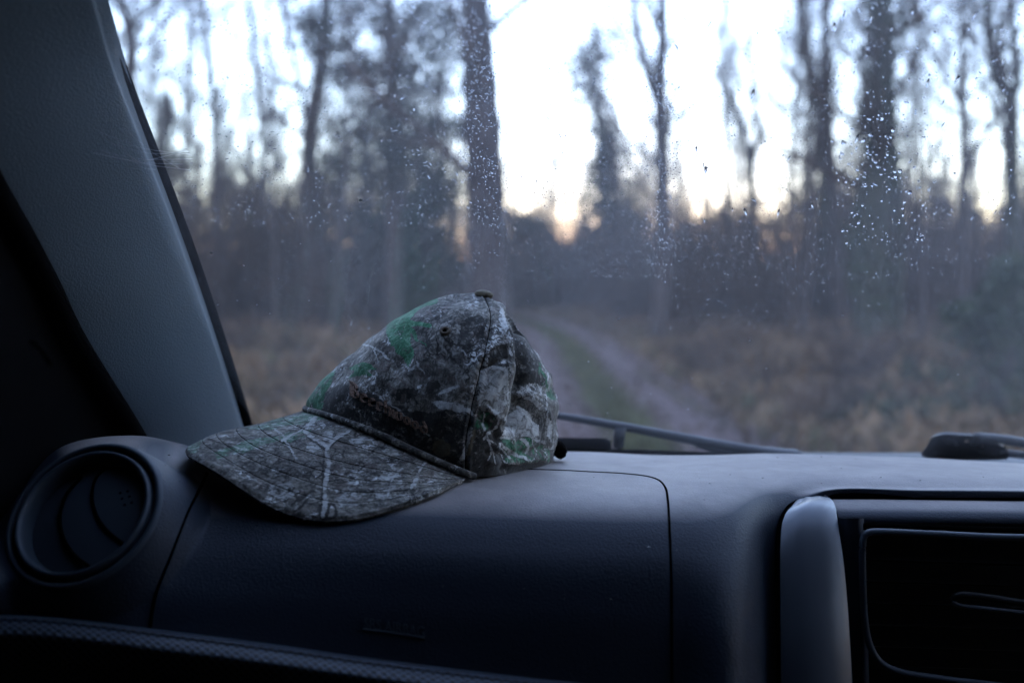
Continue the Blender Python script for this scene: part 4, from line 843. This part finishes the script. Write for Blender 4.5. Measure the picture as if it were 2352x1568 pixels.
def camo(name, streak=(1, 1, 1), shade=.7, gain=.8):
    m = bpy.data.materials.new(name); m.use_nodes = True; N = m.node_tree.nodes; L = m.node_tree.links; b = N['Principled BSDF']
    b.inputs['Roughness'].default_value = .9; b.inputs['Specular IOR Level'].default_value = .12; b.inputs['Sheen Weight'].default_value = .12; b.inputs['Sheen Roughness'].default_value = .5
    tc = N.new('ShaderNodeTexCoord'); mp = N.new('ShaderNodeMapping'); mp.inputs['Scale'].default_value = streak; L.new(tc.outputs['Object'], mp.inputs[0])
    def noise(s, d, r, dist=0, src=None):
        n = N.new('ShaderNodeTexNoise'); n.inputs['Scale'].default_value = s; n.inputs['Detail'].default_value = d; n.inputs['Roughness'].default_value = r; n.inputs['Distortion'].default_value = dist
        L.new((src or mp).outputs[0], n.inputs['Vector']); return n.outputs[0]
    def mth(op, a, b_=None, clamp=False):
        n = N.new('ShaderNodeMath'); n.operation = op; n.use_clamp = clamp
        for i, x in enumerate((a, b_)):
            if x is None: continue
            if isinstance(x, (int, float)): n.inputs[i].default_value = x
            else: L.new(x, n.inputs[i])
        return n.outputs[0]
    def ramp(x, stops):
        r_ = N.new('ShaderNodeValToRGB'); e = r_.color_ramp.elements
        while len(e) < len(stops): e.new(.5)
        for i, (p_, c_) in enumerate(stops): e[i].position = p_; e[i].color = (*c_, 1)
        L.new(x, r_.inputs[0]); return r_.outputs[0]
    def mix(f, a, b_):
        n = N.new('ShaderNodeMix'); n.data_type = 'RGBA'
        for i, x in ((0, f), (6, a), (7, b_)):
            if isinstance(x, tuple): n.inputs[i].default_value = (*x, 1)
            elif isinstance(x, (int, float)): n.inputs[i].default_value = x
            else: L.new(x, n.inputs[i])
        return n.outputs[2]
    big = noise(26, 3, .5, .6); med = noise(210, 9, .82, 1.0); fine = noise(420, 4, .7, .5); pl = noise(60, 6, .65, 2.6)
    base = ramp(med, [(.34, (.025, .026, .022)), (.43, (.10, .10, .085)), (.50, (.20, .19, .16)), (.57, (.35, .335, .29)), (.66, (.62, .60, .54))])
    base = mix(ramp(big, [(.40, (0, 0, 0)), (.62, (1, 1, 1))]), base, mix(.55, base, (.035, .036, .038)))
    mp2 = N.new('ShaderNodeMapping'); mp2.inputs['Scale'].default_value = (230, 230, 45); mp2.inputs['Rotation'].default_value = (.25, .35, .2); L.new(tc.outputs['Object'], mp2.inputs[0])
    st_ = noise(1, 5, .7, .8, mp2); base = mix(mth('MULTIPLY', ramp(st_, [(.38, (1, 1, 1)), (.46, (0, 0, 0))]), .6), base, (.030, .030, .028)); base = mix(mth('MULTIPLY', ramp(st_, [(.56, (0, 0, 0)), (.68, (1, 1, 1))]), .6), base, (.50, .50, .46))
    base = mix(mth('MULTIPLY', ramp(pl, [(.46, (0, 0, 0)), (.50, (.8, .8, .8)), (.54, (0, 0, 0))]), .75), base, (.016, .017, .020))
    base = mix(mth('MULTIPLY', ramp(noise(34, 4, .6, 3.5), [(.55, (0, 0, 0)), (.60, (1, 1, 1))]), .35), base, (.13, .095, .085))
    # cracked bark plates and clustered pale flecks
    vv = N.new('ShaderNodeTexVoronoi'); vv.feature = 'DISTANCE_TO_EDGE'; vv.inputs['Scale'].default_value = 1
    mp3 = N.new('ShaderNodeMapping'); mp3.inputs['Scale'].default_value = (150, 150, 55); mp3.inputs['Rotation'].default_value = (.5, -.3, .4); L.new(tc.outputs['Object'], mp3.inputs[0])
    ds = N.new('ShaderNodeTexNoise'); ds.inputs['Scale'].default_value = 70; ds.inputs['Detail'].default_value = 5; L.new(tc.outputs['Object'], ds.inputs['Vector'])
    va = N.new('ShaderNodeVectorMath'); va.operation = 'MULTIPLY_ADD'; va.inputs[1].default_value = (3.4, 3.4, 3.4); L.new(ds.outputs['Color'], va.inputs[0]); L.new(mp3.outputs[0], va.inputs[2]); L.new(va.outputs[0], vv.inputs['Vector'])
    patch = ramp(noise(48, 4, .6, 1.), [(.44, (0, 0, 0)), (.54, (1, 1, 1))])
    base = mix(mth('MULTIPLY', ramp(vv.outputs['Distance'], [(.03, (1, 1, 1)), (.12, (0, 0, 0))]), mth('MULTIPLY', patch, .85)), base, (.015, .015, .015))
    fl = ramp(noise(330, 5, .75, .6), [(.52, (0, 0, 0)), (.58, (1, 1, 1))]); fz = ramp(noise(38, 3, .55, 1.2), [(.52, (0, 0, 0)), (.62, (1, 1, 1))])
    base = mix(mth('MULTIPLY', mth('MULTIPLY', fl, fz), .9), base, (.75, .77, .74))
    sh = ramp(noise(30, 4, .6, 2.2), [(.40, (1, 1, 1)), (.50, (0, 0, 0))]); base = mix(mth('MULTIPLY', sh, shade), base, mix(.5, base, (.02, .021, .022)))
    at = N.new('ShaderNodeAttribute'); at.attribute_name = 'print'; sp_ = N.new('ShaderNodeSeparateColor'); L.new(at.outputs['Color'], sp_.inputs[0])
    edge = mth('MULTIPLY', mth('SUBTRACT', noise(150, 6, .75, .8), .5), 4.5)
    def thr(x, lo, hi):
        r_ = N.new('ShaderNodeMapRange'); r_.inputs[1].default_value = lo; r_.inputs[2].default_value = hi
        L.new(mth('ADD', x, edge), r_.inputs[0]); r2 = mth('MULTIPLY', r_.outputs[0], mth('GREATER_THAN', x, .02)); return r2
    dark = thr(sp_.outputs[2], .35, .75); base = mix(mth('MULTIPLY', dark, .92), base, ramp(fine, [(.3, (.010, .011, .011)), (.7, (.050, .048, .044))]))
    tanm = thr(at.outputs['Alpha'], .3, .6); base = mix(tanm, base, ramp(fine, [(.3, (.07, .06, .04)), (.7, (.15, .13, .09))]))
    gr = thr(sp_.outputs[1], .38, .7); base = mix(mth('MULTIPLY', gr, .88), base, ramp(med, [(.36, (.010, .045, .022)), (.5, (.030, .14, .065)), (.64, (.18, .36, .23))]))
    pa = thr(sp_.outputs[0], .45, .8); base = mix(mth('MULTIPLY', pa, .9), base, ramp(noise(160, 6, .7, 1.), [(.36, (.07, .07, .065)), (.44, (.30, .30, .28)), (.58, (.54, .55, .52))]))
    weave = ramp(noise(2600, 2, .5), [(.3, (.8*gain, .8*gain, .8*gain)), (.7, (1.2*gain, 1.2*gain, 1.2*gain))]); mm = N.new('ShaderNodeMix'); mm.data_type = 'RGBA'; mm.blend_type = 'MULTIPLY'; mm.inputs[0].default_value = 1.
    L.new(base, mm.inputs[6]); L.new(weave, mm.inputs[7]); L.new(mm.outputs[2], b.inputs['Base Color'])
    bm = N.new('ShaderNodeBump'); bm.inputs['Strength'].default_value = .35; bm.inputs['Distance'].default_value = .0004; L.new(noise(1800, 3, .6), bm.inputs['Height']); L.new(bm.outputs[0], b.inputs['Normal'])
    return m
M['camo'] = camo('camouflage_cotton', (1, 1, 1), .4, 1.38); M['camo_peak'] = camo('camouflage_cotton_peak', (.75, 1.0, 1.9), .6, 1.05)
# split the crown into its sewn panels
Fcg = gfaces(NV, NU, True)[:, ::-1] if sg > 0 else gfaces(NV, NU, True)
colf = np.tile(np.arange(NU), NV-1)/NU*len(Mer); Cv = Cg.reshape(-1, 3); ms = crown_masks(PROJ(Cv))
bounds = [('crown_panel', (colf < seam_k[0]) | (colf >= 13)), ('crown_panel', (colf >= seam_k[0]) & (colf < 10)), ('crown_panel', (colf >= 10) & (colf < 13))]
for nm, mask_ in bounds:
    f = Fcg[mask_]; idx, inv = np.unique(f, return_inverse=True); o = mk(nm, Cv[idx], inv.reshape(f.shape), M['camo'], cap); put_masks(o, [x[idx] for x in ms])
bvC = BVHTree.FromPolygons([tuple(p) for p in Cv], [tuple(f) for f in Fcg.tolist()])
# sweatband inside, seen from below only
sb = np.stack([Cg[0], Cg[0]*.97+ctr*.03+np.array([0, 0, .0]), Cg[40]*.95+ctr*.05]); mk('sweatband', sb, gfaces(3, NU, True), M['black'], cap)
# button
bn_ = Cg[-4].mean(0); bc = P(1112, 675, .672); th = np.linspace(0, 6.283, 24, endpoint=False); pr = [(0.0, .0026), (.0030, .0024), (.0055, .0014), (.0066, 0), (.0062, -.0012), (.0045, -.003)]
bax = np.array([.12, -.1, 1.]); bax /= np.linalg.norm(bax); b1 = np.cross(bax, [0, 1, 0]); b1 /= np.linalg.norm(b1); b2 = np.cross(bax, b1)
V = np.array([[bc+b1*math.cos(t)*r_+b2*math.sin(t)*r_+bax*h for t in th] for r_, h in pr]); o = mk('button', V, gfaces(6, 24, True), M['camo'], cap)
# eyelet
def ring_on(bv, u, v, R0, r0, mt, parent, nm):
    p, n_ = hit(bv, u, v); a = np.cross(n_, [0, 0, 1.]); a /= np.linalg.norm(a); b = np.cross(n_, a); th = np.linspace(0, 2*np.pi, 25)
    tube(nm, np.array([p+n_*r0*.5+(a*math.cos(t)+b*math.sin(t))*R0 for t in th]), r0, mt, parent, 8)
    V = [p+n_*.0003]+[p+n_*.0003+(a*math.cos(t)+b*math.sin(t))*R0*.8 for t in th[:-1]]; mk('eyelet_hole', np.array(V), [(0, i+1, (i+1) % 24+1) for i in range(24)], M['gap'], parent)
M['thread'] = mat('brown_thread', (.18, .115, .08), .8, .2, (1800, .5, .0005), ((.42, .28, .21), 900, .42, .58))
M['tan'] = mat('tan_thread', (.12, .095, .07), .8, .2)
ring_on(bvC, 1022, 761, .0024, .0011, M['tan'], cap, 'eyelet')
# seam piping between front panel and side, and down the back
for k in seam_k[:1]:
    c0 = int(k/len(Mer)*NU); tube('panel_seam', Cg[4:-3:3, c0]+Nn[4:-3:3, c0]*-.0001, .00035, M['gap'], cap, 6)
# embroidered word, broad-nib strokes laid along the peak seam
letters = {
 'B': [[(.08, 0), (.08, 1)], [(.3, .08), (.3, .95)], [(.0, .95), (.35, 1), (.7, .85), (.62, .6), (.3, .52)], [(.3, .52), (.75, .45), (.8, .15), (.5, 0), (.0, .04)]],
 'e': [[(.1, .12), (.1, .5)], [(.1, .5), (.4, .62), (.6, .48)], [(.6, .48), (.15, .28)], [(.1, .1), (.35, 0), (.65, .12)]],
 'c': [[(.1, .1), (.1, .52)], [(.1, .52), (.4, .64), (.62, .5)], [(.1, .1), (.35, 0), (.62, .12)]],
 'h': [[(.1, 0), (.1, 1)], [(.1, .5), (.4, .64), (.6, .5)], [(.6, .5), (.6, .1), (.45, -.1)]],
 'w': [[(.05, .6), (.12, .1)], [(.12, .1), (.32, 0), (.42, .12)], [(.42, .62), (.42, .1)], [(.42, .1), (.65, 0), (.82, .15)], [(.82, .15), (.82, .6), (.65, .66)]],
 'o': [[(.1, .12), (.1, .5)], [(.1, .5), (.38, .64), (.62, .5)], [(.62, .5), (.62, .12)], [(.62, .12), (.36, 0), (.1, .12)]],
 'd': [[(.1, .12), (.1, .45)], [(.1, .45), (.38, .62), (.6, .5)], [(.6, .12), (.6, .6), (.3, .98)], [(.6, .12), (.36, 0), (.1, .12)]]}
Vt, Ft = [], []; X_ = 0.; wd = {'B': 1.0, 'e': .78, 'c': .76, 'h': .8, 'w': 1.02, 'o': .8, 'd': .8}; word = 'Beechwood'; tot = sum(wd[c] for c in word)
for ch in word:
    for st in letters[ch]:
        q_ = crom(np.array(st, float), 10) if len(st) > 2 else np.array([np.array(st[0])*(1-t)+np.array(st[1])*t for t in np.linspace(0, 1, 8)])
        nib = np.array([.105, .06]); prev = None
        for x, y in q_:
            ids = []
            for s in (-1, 1):
                a = (X_+x+s*nib[0])/tot; b = y+s*nib[1]
                u = 806+a*178; v = 907+a*92-b*31*(1-.15*a); h_ = hit(bvC, u, v, .0009); ids.append(len(Vt)); Vt.append(h_[0])
            if prev: Ft.append((prev[0], prev[1], ids[1], ids[0]))
            prev = ids
    X_ += wd[ch]
o = mk('embroidered_lettering', np.array(Vt), Ft, M['thread'], cap, False); sd_ = o.modifiers.new('thick', 'SOLIDIFY'); sd_.thickness = .0009

# ---- peak
att = [(1074, 1092, .606), (1040, 1074, .601), (955, 1036, .600), (868, 996, .610), (791, 968, .626), (738, 951, .648), (706, 944, .678), (704, 940, .700), (712, 944, .715)]
mid1 = [(1070, 1096, .600), (1020, 1098, .586), (925, 1082, .578), (815, 1062, .582), (700, 1030, .592), (630, 1000, .612), (600, 975, .645), (615, 968, .690), (660, 962, .722)]
mid2 = [(1068, 1099, .596), (1012, 1112, .573), (905, 1126, .560), (780, 1122, .560), (640, 1078, .568), (545, 1035, .586), (500, 997, .622), (530, 990, .690), (610, 985, .735)]
outr = [(1066, 1101, .594), (1000, 1126, .562), (890, 1167, .544), (770, 1190, .538), (650, 1170, .541), (500, 1078, .553), (424, 1032, .592), (470, 1022, .680), (580, 1010, .738)]
B0 = np.array([[P(*p) for p in r_] for r_ in (att, mid1, mid2, outr)])
NB, NK = 150, 420
Bg = crom(crom(B0, NB, 0), NK, 1)
dB = np.gradient(Bg, axis=0); dK = np.gradient(Bg, axis=1); nB = np.cross(dB, dK); nB /= np.linalg.norm(nB, axis=-1, keepdims=True)+1e-12; nB *= np.sign(nB[..., 2].mean())
s_ = np.linspace(0, 1, NB)[:, None]; top = Bg+nB*(-.0016*np.clip((s_-.965)/.035, 0, 1)**2)[..., None]
rows_st = [.18, .36, .52, .68, .82]
dpt = np.zeros((NB, 1))
for s0 in rows_st: dpt += -.00028*np.exp(-((s_-s0)/.006)**2)
top = top+nB*dpt[..., None]; under = Bg-nB*.0032
edge = [top, ]
loop = np.concatenate([top, (Bg[-1:]*1+(Bg[-1:]-Bg[-2:-1])*.6-nB[-1:]*.0016), under[::-1]], 0)
nr_ = len(loop); fb = gfaces(nr_, NK); peakV = loop.reshape(-1, 3)
uvp = PROJ(top.reshape(-1, 3)); print_ = [np.zeros(len(peakV)) for _ in range(4)]
def peak_masks(UV):
    UV = UV+np.stack([gnoise(UV[:, 0], UV[:, 1], 9, 65), gnoise(UV[:, 0], UV[:, 1], 9, 66)], -1)*1.4+np.stack([gnoise(UV[:, 0], UV[:, 1], 3, 67), gnoise(UV[:, 0], UV[:, 1], 3, 68)], -1)*.7
    pale = np.zeros(len(UV)); grn = pale.copy(); drk = pale.copy(); tan = pale.copy(); mx_ = np.maximum
    for pl, w in [([(752, 1025), (748, 1040), (755, 1060), (750, 1090), (745, 1120), (748, 1160), (742, 1185)], 5.5), ([(755, 1022), (775, 1005), (800, 990), (822, 970)], 4.5), ([(752, 1025), (735, 1012), (712, 998), (700, 990)], 5.5), ([(700, 992), (712, 975), (722, 960)], 5),
                  ([(630, 985), (650, 1000), (665, 1022), (682, 1052)], 3.2), ([(645, 1012), (680, 995), (700, 978)], 2.5), ([(945, 1120), (962, 1085), (985, 1050)], 4), ([(892, 1140), (900, 1100), (925, 1075)], 2.5)]:
        pale = mx_(pale, W_(UV, pl, w))
    for pl, w in [([(743, 1040), (742, 1100), (738, 1150)], 3), ([(700, 995), (728, 1018), (746, 1032)], 3), ([(762, 1022), (785, 1002)], 2.5), ([(655, 1000), (672, 1040)], 2.5), ([(690, 985), (712, 962)], 4), ([(480, 1010), (520, 1022), (570, 1032)], 3)]:
        drk = mx_(drk, W_(UV, pl, w))
    for a in [[(870, 1100), (885, 1080), (915, 1085), (925, 1110), (900, 1125), (878, 1118)], [(855, 1115), (890, 1112), (900, 1145), (865, 1150)], [(620, 1112), (665, 1105), (690, 1128), (650, 1150), (615, 1130)], [(705, 1018), (722, 1012), (735, 1028), (722, 1040), (706, 1034)],
              [(730, 985), (770, 992), (765, 1015), (745, 1010)], [(800, 1010), (870, 990), (880, 1000), (815, 1025)], [(770, 1140), (820, 1130), (830, 1160), (780, 1165)], [(770, 975), (830, 962), (860, 975), (800, 992)]]:
        pale = mx_(pale, .55*Pg(UV, a))
    for a in [[(490, 1040), (560, 1012), (640, 1000), (640, 1012), (570, 1035), (500, 1055)], [(640, 1000), (720, 985), (700, 1005), (650, 1020)], [(430, 1020), (470, 1010), (450, 1040), (430, 1040)], [(560, 985), (640, 962), (705, 945), (760, 960), (700, 972), (620, 985)]]:
        grn = mx_(grn, .62*Pg(UV, a)); pale = mx_(pale, .35*Pg(UV, a))
    tan = mx_(tan, .0*pale)
    # dark printed marks near the front edge: letters and a ring
    for pl, w in [([(640, 1118), (652, 1150), (664, 1120)], 3.2), ([(668, 1128), (690, 1146)], 3), ([(668, 1128), (676, 1120)], 2.6), ([(679, 1137), (688, 1129)], 2.6), ([(690, 1146), (698, 1138)], 2.6), ([(668, 1160), (700, 1138), (720, 1128)], 2.6),
                  ([(700, 1150), (690, 1165), (676, 1172)], 2.6), ([(748, 1158), (765, 1160), (772, 1175), (762, 1190), (742, 1190), (735, 1175), (748, 1158)], 3.2), ([(756, 1162), (750, 1190)], 2.2)]:
        drk = mx_(drk, 1.3*W_(UV, pl, w*1.25, .25))
    return pale, grn, drk, tan
pm = peak_masks(uvp); pk_m = [np.concatenate([x, np.zeros(len(peakV)-len(x))]) for x in pm]
o = mk('peak', peakV, fb, M['camo_peak'], cap); put_masks(o, pk_m)
bvP = BVHTree.FromPolygons([tuple(p) for p in top.reshape(-1, 3)], [tuple(f) for f in gfaces(NB, NK).tolist()])
for s0 in rows_st:
    i = int(s0*(NB-1)); a = top[i, 8:-30:4]+nB[i, 8:-30:4]*.0001; tube('peak_stitching', a, .00013, M['gap'], o, 5)
# rolled edge where the crown meets the peak
rl = crom(np.array([P(u, v, y) for u, v, y in [(1090, 1094, .604), (1050, 1079, .597), (955, 1037, .596), (868, 996, .606), (791, 967, .622), (738, 950, .645), (705, 941, .676), (702, 938, .70)]]), 120)
o = tube('rolled_seam', rl, .0023, M['camo'], cap, 12); put_masks(o, [np.zeros(len(o.data.vertices)), np.zeros(len(o.data.vertices)), np.full(len(o.data.vertices), .62), np.zeros(len(o.data.vertices))])
# strap end at the back
tube('back_strap', crom(np.array([P(1255, 1030, .70), P(1275, 1028, .705), (P(1288, 1036, .71)), P(1282, 1052, .71)]), 14), [.006]*7+[.0055, .0052, .005, .0046, .004, .003, .002], M['black'], cap, 10)

# =================================================================== rain on the glass
def drops(name, pts, rad, ang, elong, flat, seed, mt):
    n = len(pts); k = 9; r_ = np.random.default_rng(seed)
    ex_ = np.array([1., 0, 0]); ey_ = np.cross(GN, ex_)
    th = np.linspace(0, 2*np.pi, k, endpoint=False); prof = [(1., 0.), (.92, .38), (.66, .75), (.30, .95)]
    rings = []
    wob = 1+.14*np.sin(th[None]*2+r_.uniform(0, 6, (n, 1)))+.1*np.sin(th[None]*3+r_.uniform(0, 6, (n, 1)))
    ca, sa = np.cos(ang)[:, None], np.sin(ang)[:, None]
    for pr_, h in prof:
        a = np.cos(th)[None]*pr_*wob*(elong)[:, None]; b = np.sin(th)[None]*pr_*wob/np.sqrt(elong)[:, None]
        x = (a*ca-b*sa)*rad[:, None]; y = (a*sa+b*ca)*rad[:, None]
        rings.append(pts[:, None]+x[..., None]*ex_+y[..., None]*ey_+(GN*h)*(rad*flat)[:, None, None])
    topv = pts+GN*(rad*flat)[:, None]; botv = pts-GN*.00001
    V = np.concatenate([np.stack(rings, 1).reshape(n, -1, 3), topv[:, None], botv[:, None]], 1); per = V.shape[1]
    f4 = gfaces(4, k, True); kk = np.arange(k); ft = np.stack([3*k+kk, 3*k+(kk+1) % k, np.full(k, 4*k), ], -1); fbt = np.stack([(kk+1) % k, kk, np.full(k, 4*k+1)], -1)
    tri = np.concatenate([f4[:, [0, 1, 2]], f4[:, [0, 2, 3]], ft, fbt]); Fq = (np.arange(n)[:, None, None]*per+tri[None]).reshape(-1, 3)
    return mk(name, V.reshape(-1, 3), Fq, mt)
m = bpy.data.materials.new('water'); m.use_nodes = True; b = m.node_tree.nodes['Principled BSDF']; b.inputs['Transmission Weight'].default_value = 1; b.inputs['IOR'].default_value = 1.33; b.inputs['Roughness'].default_value = .12; b.inputs['Base Color'].default_value = (.46, .48, .53, 1); M['water'] = m
rr = np.random.default_rng(77); US, VS, RS, EL, AN = [], [], [], [], []
def spray(n, ulo, uhi, vlo, vhi, r0, r1, el, an, clumpy=.0):
    n = int(n*1.35) if n > 300 else n; clumpy *= .5
    u = rr.uniform(ulo, uhi, n); v = rr.uniform(vlo, vhi, n)
    keep = (np.sin(u/31+v/57)+np.sin(v/23-u/71)+rr.normal(0, 1, n)) > clumpy*2-1.2
    u, v = u[keep], v[keep]; k = len(u); US.append(u); VS.append(v); RS.append(1.22*r0+1.1*(r1-r0)*rr.random(k)**2.5); EL.append(np.full(k, el)+rr.uniform(0, .4, k)); AN.append(np.full(k, an)+rr.normal(0, .35, k))
spray(3600, 960, 1620, -40, 640, .00018, .00045, 1.0, 1.2, .1)
spray(420, 1050, 1160, -40, 520, .00026, .00050, 1.0, 1.2, -.3)
spray(420, 1480, 1560, 120, 640, .00026, .00055, 1.0, 1.2, 0)
spray(3000, 1600, 2420, -40, 640, .00016, .00042, 1.2, .8, .3)
spray(170, 1930, 2130, 230, 560, .0004, .0013, 1.2, .9, 0)
spray(220, 1900, 2420, 0, 520, .0004, .0008, 1.3, .9, .3)
spray(500, 1500, 2200, 540, 760, .00018, .0005, 1.2, .3, .4)
spray(2400, 240, 980, -40, 520, .00018, .00045, 1.3, -.7, .4)
spray(220, 380, 1000, 420, 900, .0002, .00050, 1.2, -.6, .6)
spray(60, 1450, 2380, 0, 520, .0006, .0013, 2.2, 1.5, 0); spray(30, 900, 1300, 0, 420, .0005, .0009, 1.8, 1.4, 0)
u, v = np.concatenate(US), np.concatenate(VS); ok = u > np.interp(v, [-60, 330, 650, 975], [235, 360, 480, 590]); pts = Gray(u, v, .0046)
o = drops('raindrops', pts[ok], np.concatenate(RS)[ok], np.concatenate(AN)[ok], np.concatenate(EL)[ok], .25, 5, M['water']); tag(o, 'fine raindrops clinging to the outside of the windscreen', 'raindrops', kind='stuff')
# a few chalky specks left by dried splashes
M['speck'] = mat('dried_speck', (.7, .72, .75), .9, .1)
sp_uv = [(828, 460, .0016), (806, 490, .0009), (852, 520, .0007), (485, 580, .0012), (1722, 782, .0014), (1935, 724, .0011), (2118, 545, .0014), (1420, 732, .0013), (1352, 830, .0007), (1760, 846, .0007), (1580, 940, .0007), (1405, 890, .0006), (1395, 948, .0006),
         (1590, 868, .0006), (620, 720, .0008), (500, 700, .0008), (560, 610, .0007), (590, 700, .0007), (690, 560, .0006), (2200, 860, .0007), (640, 640, .0006), (710, 690, .0006), (545, 690, .0006), (760, 600, .0005), (1660, 880, .0005), (1495, 905, .0005)]
V, Fq, o_ = [], [], 0
pts = np.array([Gray(a, b, -.0002) for a, b, _ in sp_uv]); rd = np.array([c for _, _, c in sp_uv])*.62
o = drops('dried_specks', pts, rd, rr.uniform(-.8, .8, len(rd)), rr.uniform(1, 1.9, len(rd)), .15, 6, M['speck']); tag(o, 'small pale dried specks dotted over the windscreen', 'specks', kind='stuff')

# =================================================================== crumbs on the dash, cobweb on the pillar
rr = np.random.default_rng(91); Vc, Fc_, n_ = [], [], 0
for k in range(170):
    h_ = hit(bvD, rr.uniform(350, 2340), 1045+rr.random()**1.5*330, .0001)
    if h_ is None: continue
    a = rr.normal(size=(4, 3)); a /= np.linalg.norm(a, axis=1, keepdims=True); r_ = rr.uniform(.00018, .00055)
    Vc.append(h_[0]+a*r_*np.array([rr.uniform(1, 2.5), 1, .6])+h_[1]*r_*.3); Fc_ += [tuple(i+n_ for i in f) for f in ((0, 1, 2), (0, 2, 3), (0, 3, 1), (1, 3, 2))]; n_ += 4
o = mk('dust_crumbs', np.concatenate(Vc), Fc_, mat('crumb', (.02, .018, .016), .9, .1, None, ((.5, .48, .45), 40, .5, .56)), None, False); tag(o, 'tiny crumbs and lint lying on the dashboard top', 'crumbs', kind='stuff')
S0, S1 = [], []
for k in range(11):
    a = P(rr.uniform(150, 300), rr.uniform(255, 350), .555); b = P(rr.uniform(335, 470), rr.uniform(345, 395), .60); m_ = (a+b)/2+np.array([0, 0, -.004])+rr.normal(0, .001, 3)
    q_ = crom(np.array([a, m_, b]), 9); S0 += list(q_[:-1]); S1 += list(q_[1:])
V, Fq = segs(S0, S1, np.full(len(S0), .00006), np.full(len(S0), .00006)); o = mk('cobweb', V, Fq, mat('cobweb_silk', (.6, .62, .65), .6, .3), None, False); tag(o, 'faint cobweb threads strung from the pillar to the glass', 'cobweb', kind='stuff')

# =================================================================== dusk air
V = np.array([[x, y, z] for x in (-250, 250) for y in (-70, 310) for z in (-3, 40)], float)
hm = bpy.data.materials.new('haze_air'); hm.use_nodes = True; N = hm.node_tree.nodes; N.clear(); o_ = N.new('ShaderNodeOutputMaterial'); pv = N.new('ShaderNodeVolumePrincipled')
pv.inputs['Color'].default_value = (.95, .92, .89, 1); pv.inputs['Density'].default_value = .0014; hm.node_tree.links.new(pv.outputs[0], o_.inputs['Volume'])
o = mk('haze', V, [(0, 1, 3, 2), (4, 6, 7, 5), (0, 4, 5, 1), (2, 3, 7, 6), (0, 2, 6, 4), (1, 5, 7, 3)], hm, None, False); o['kind'] = 'stuff'
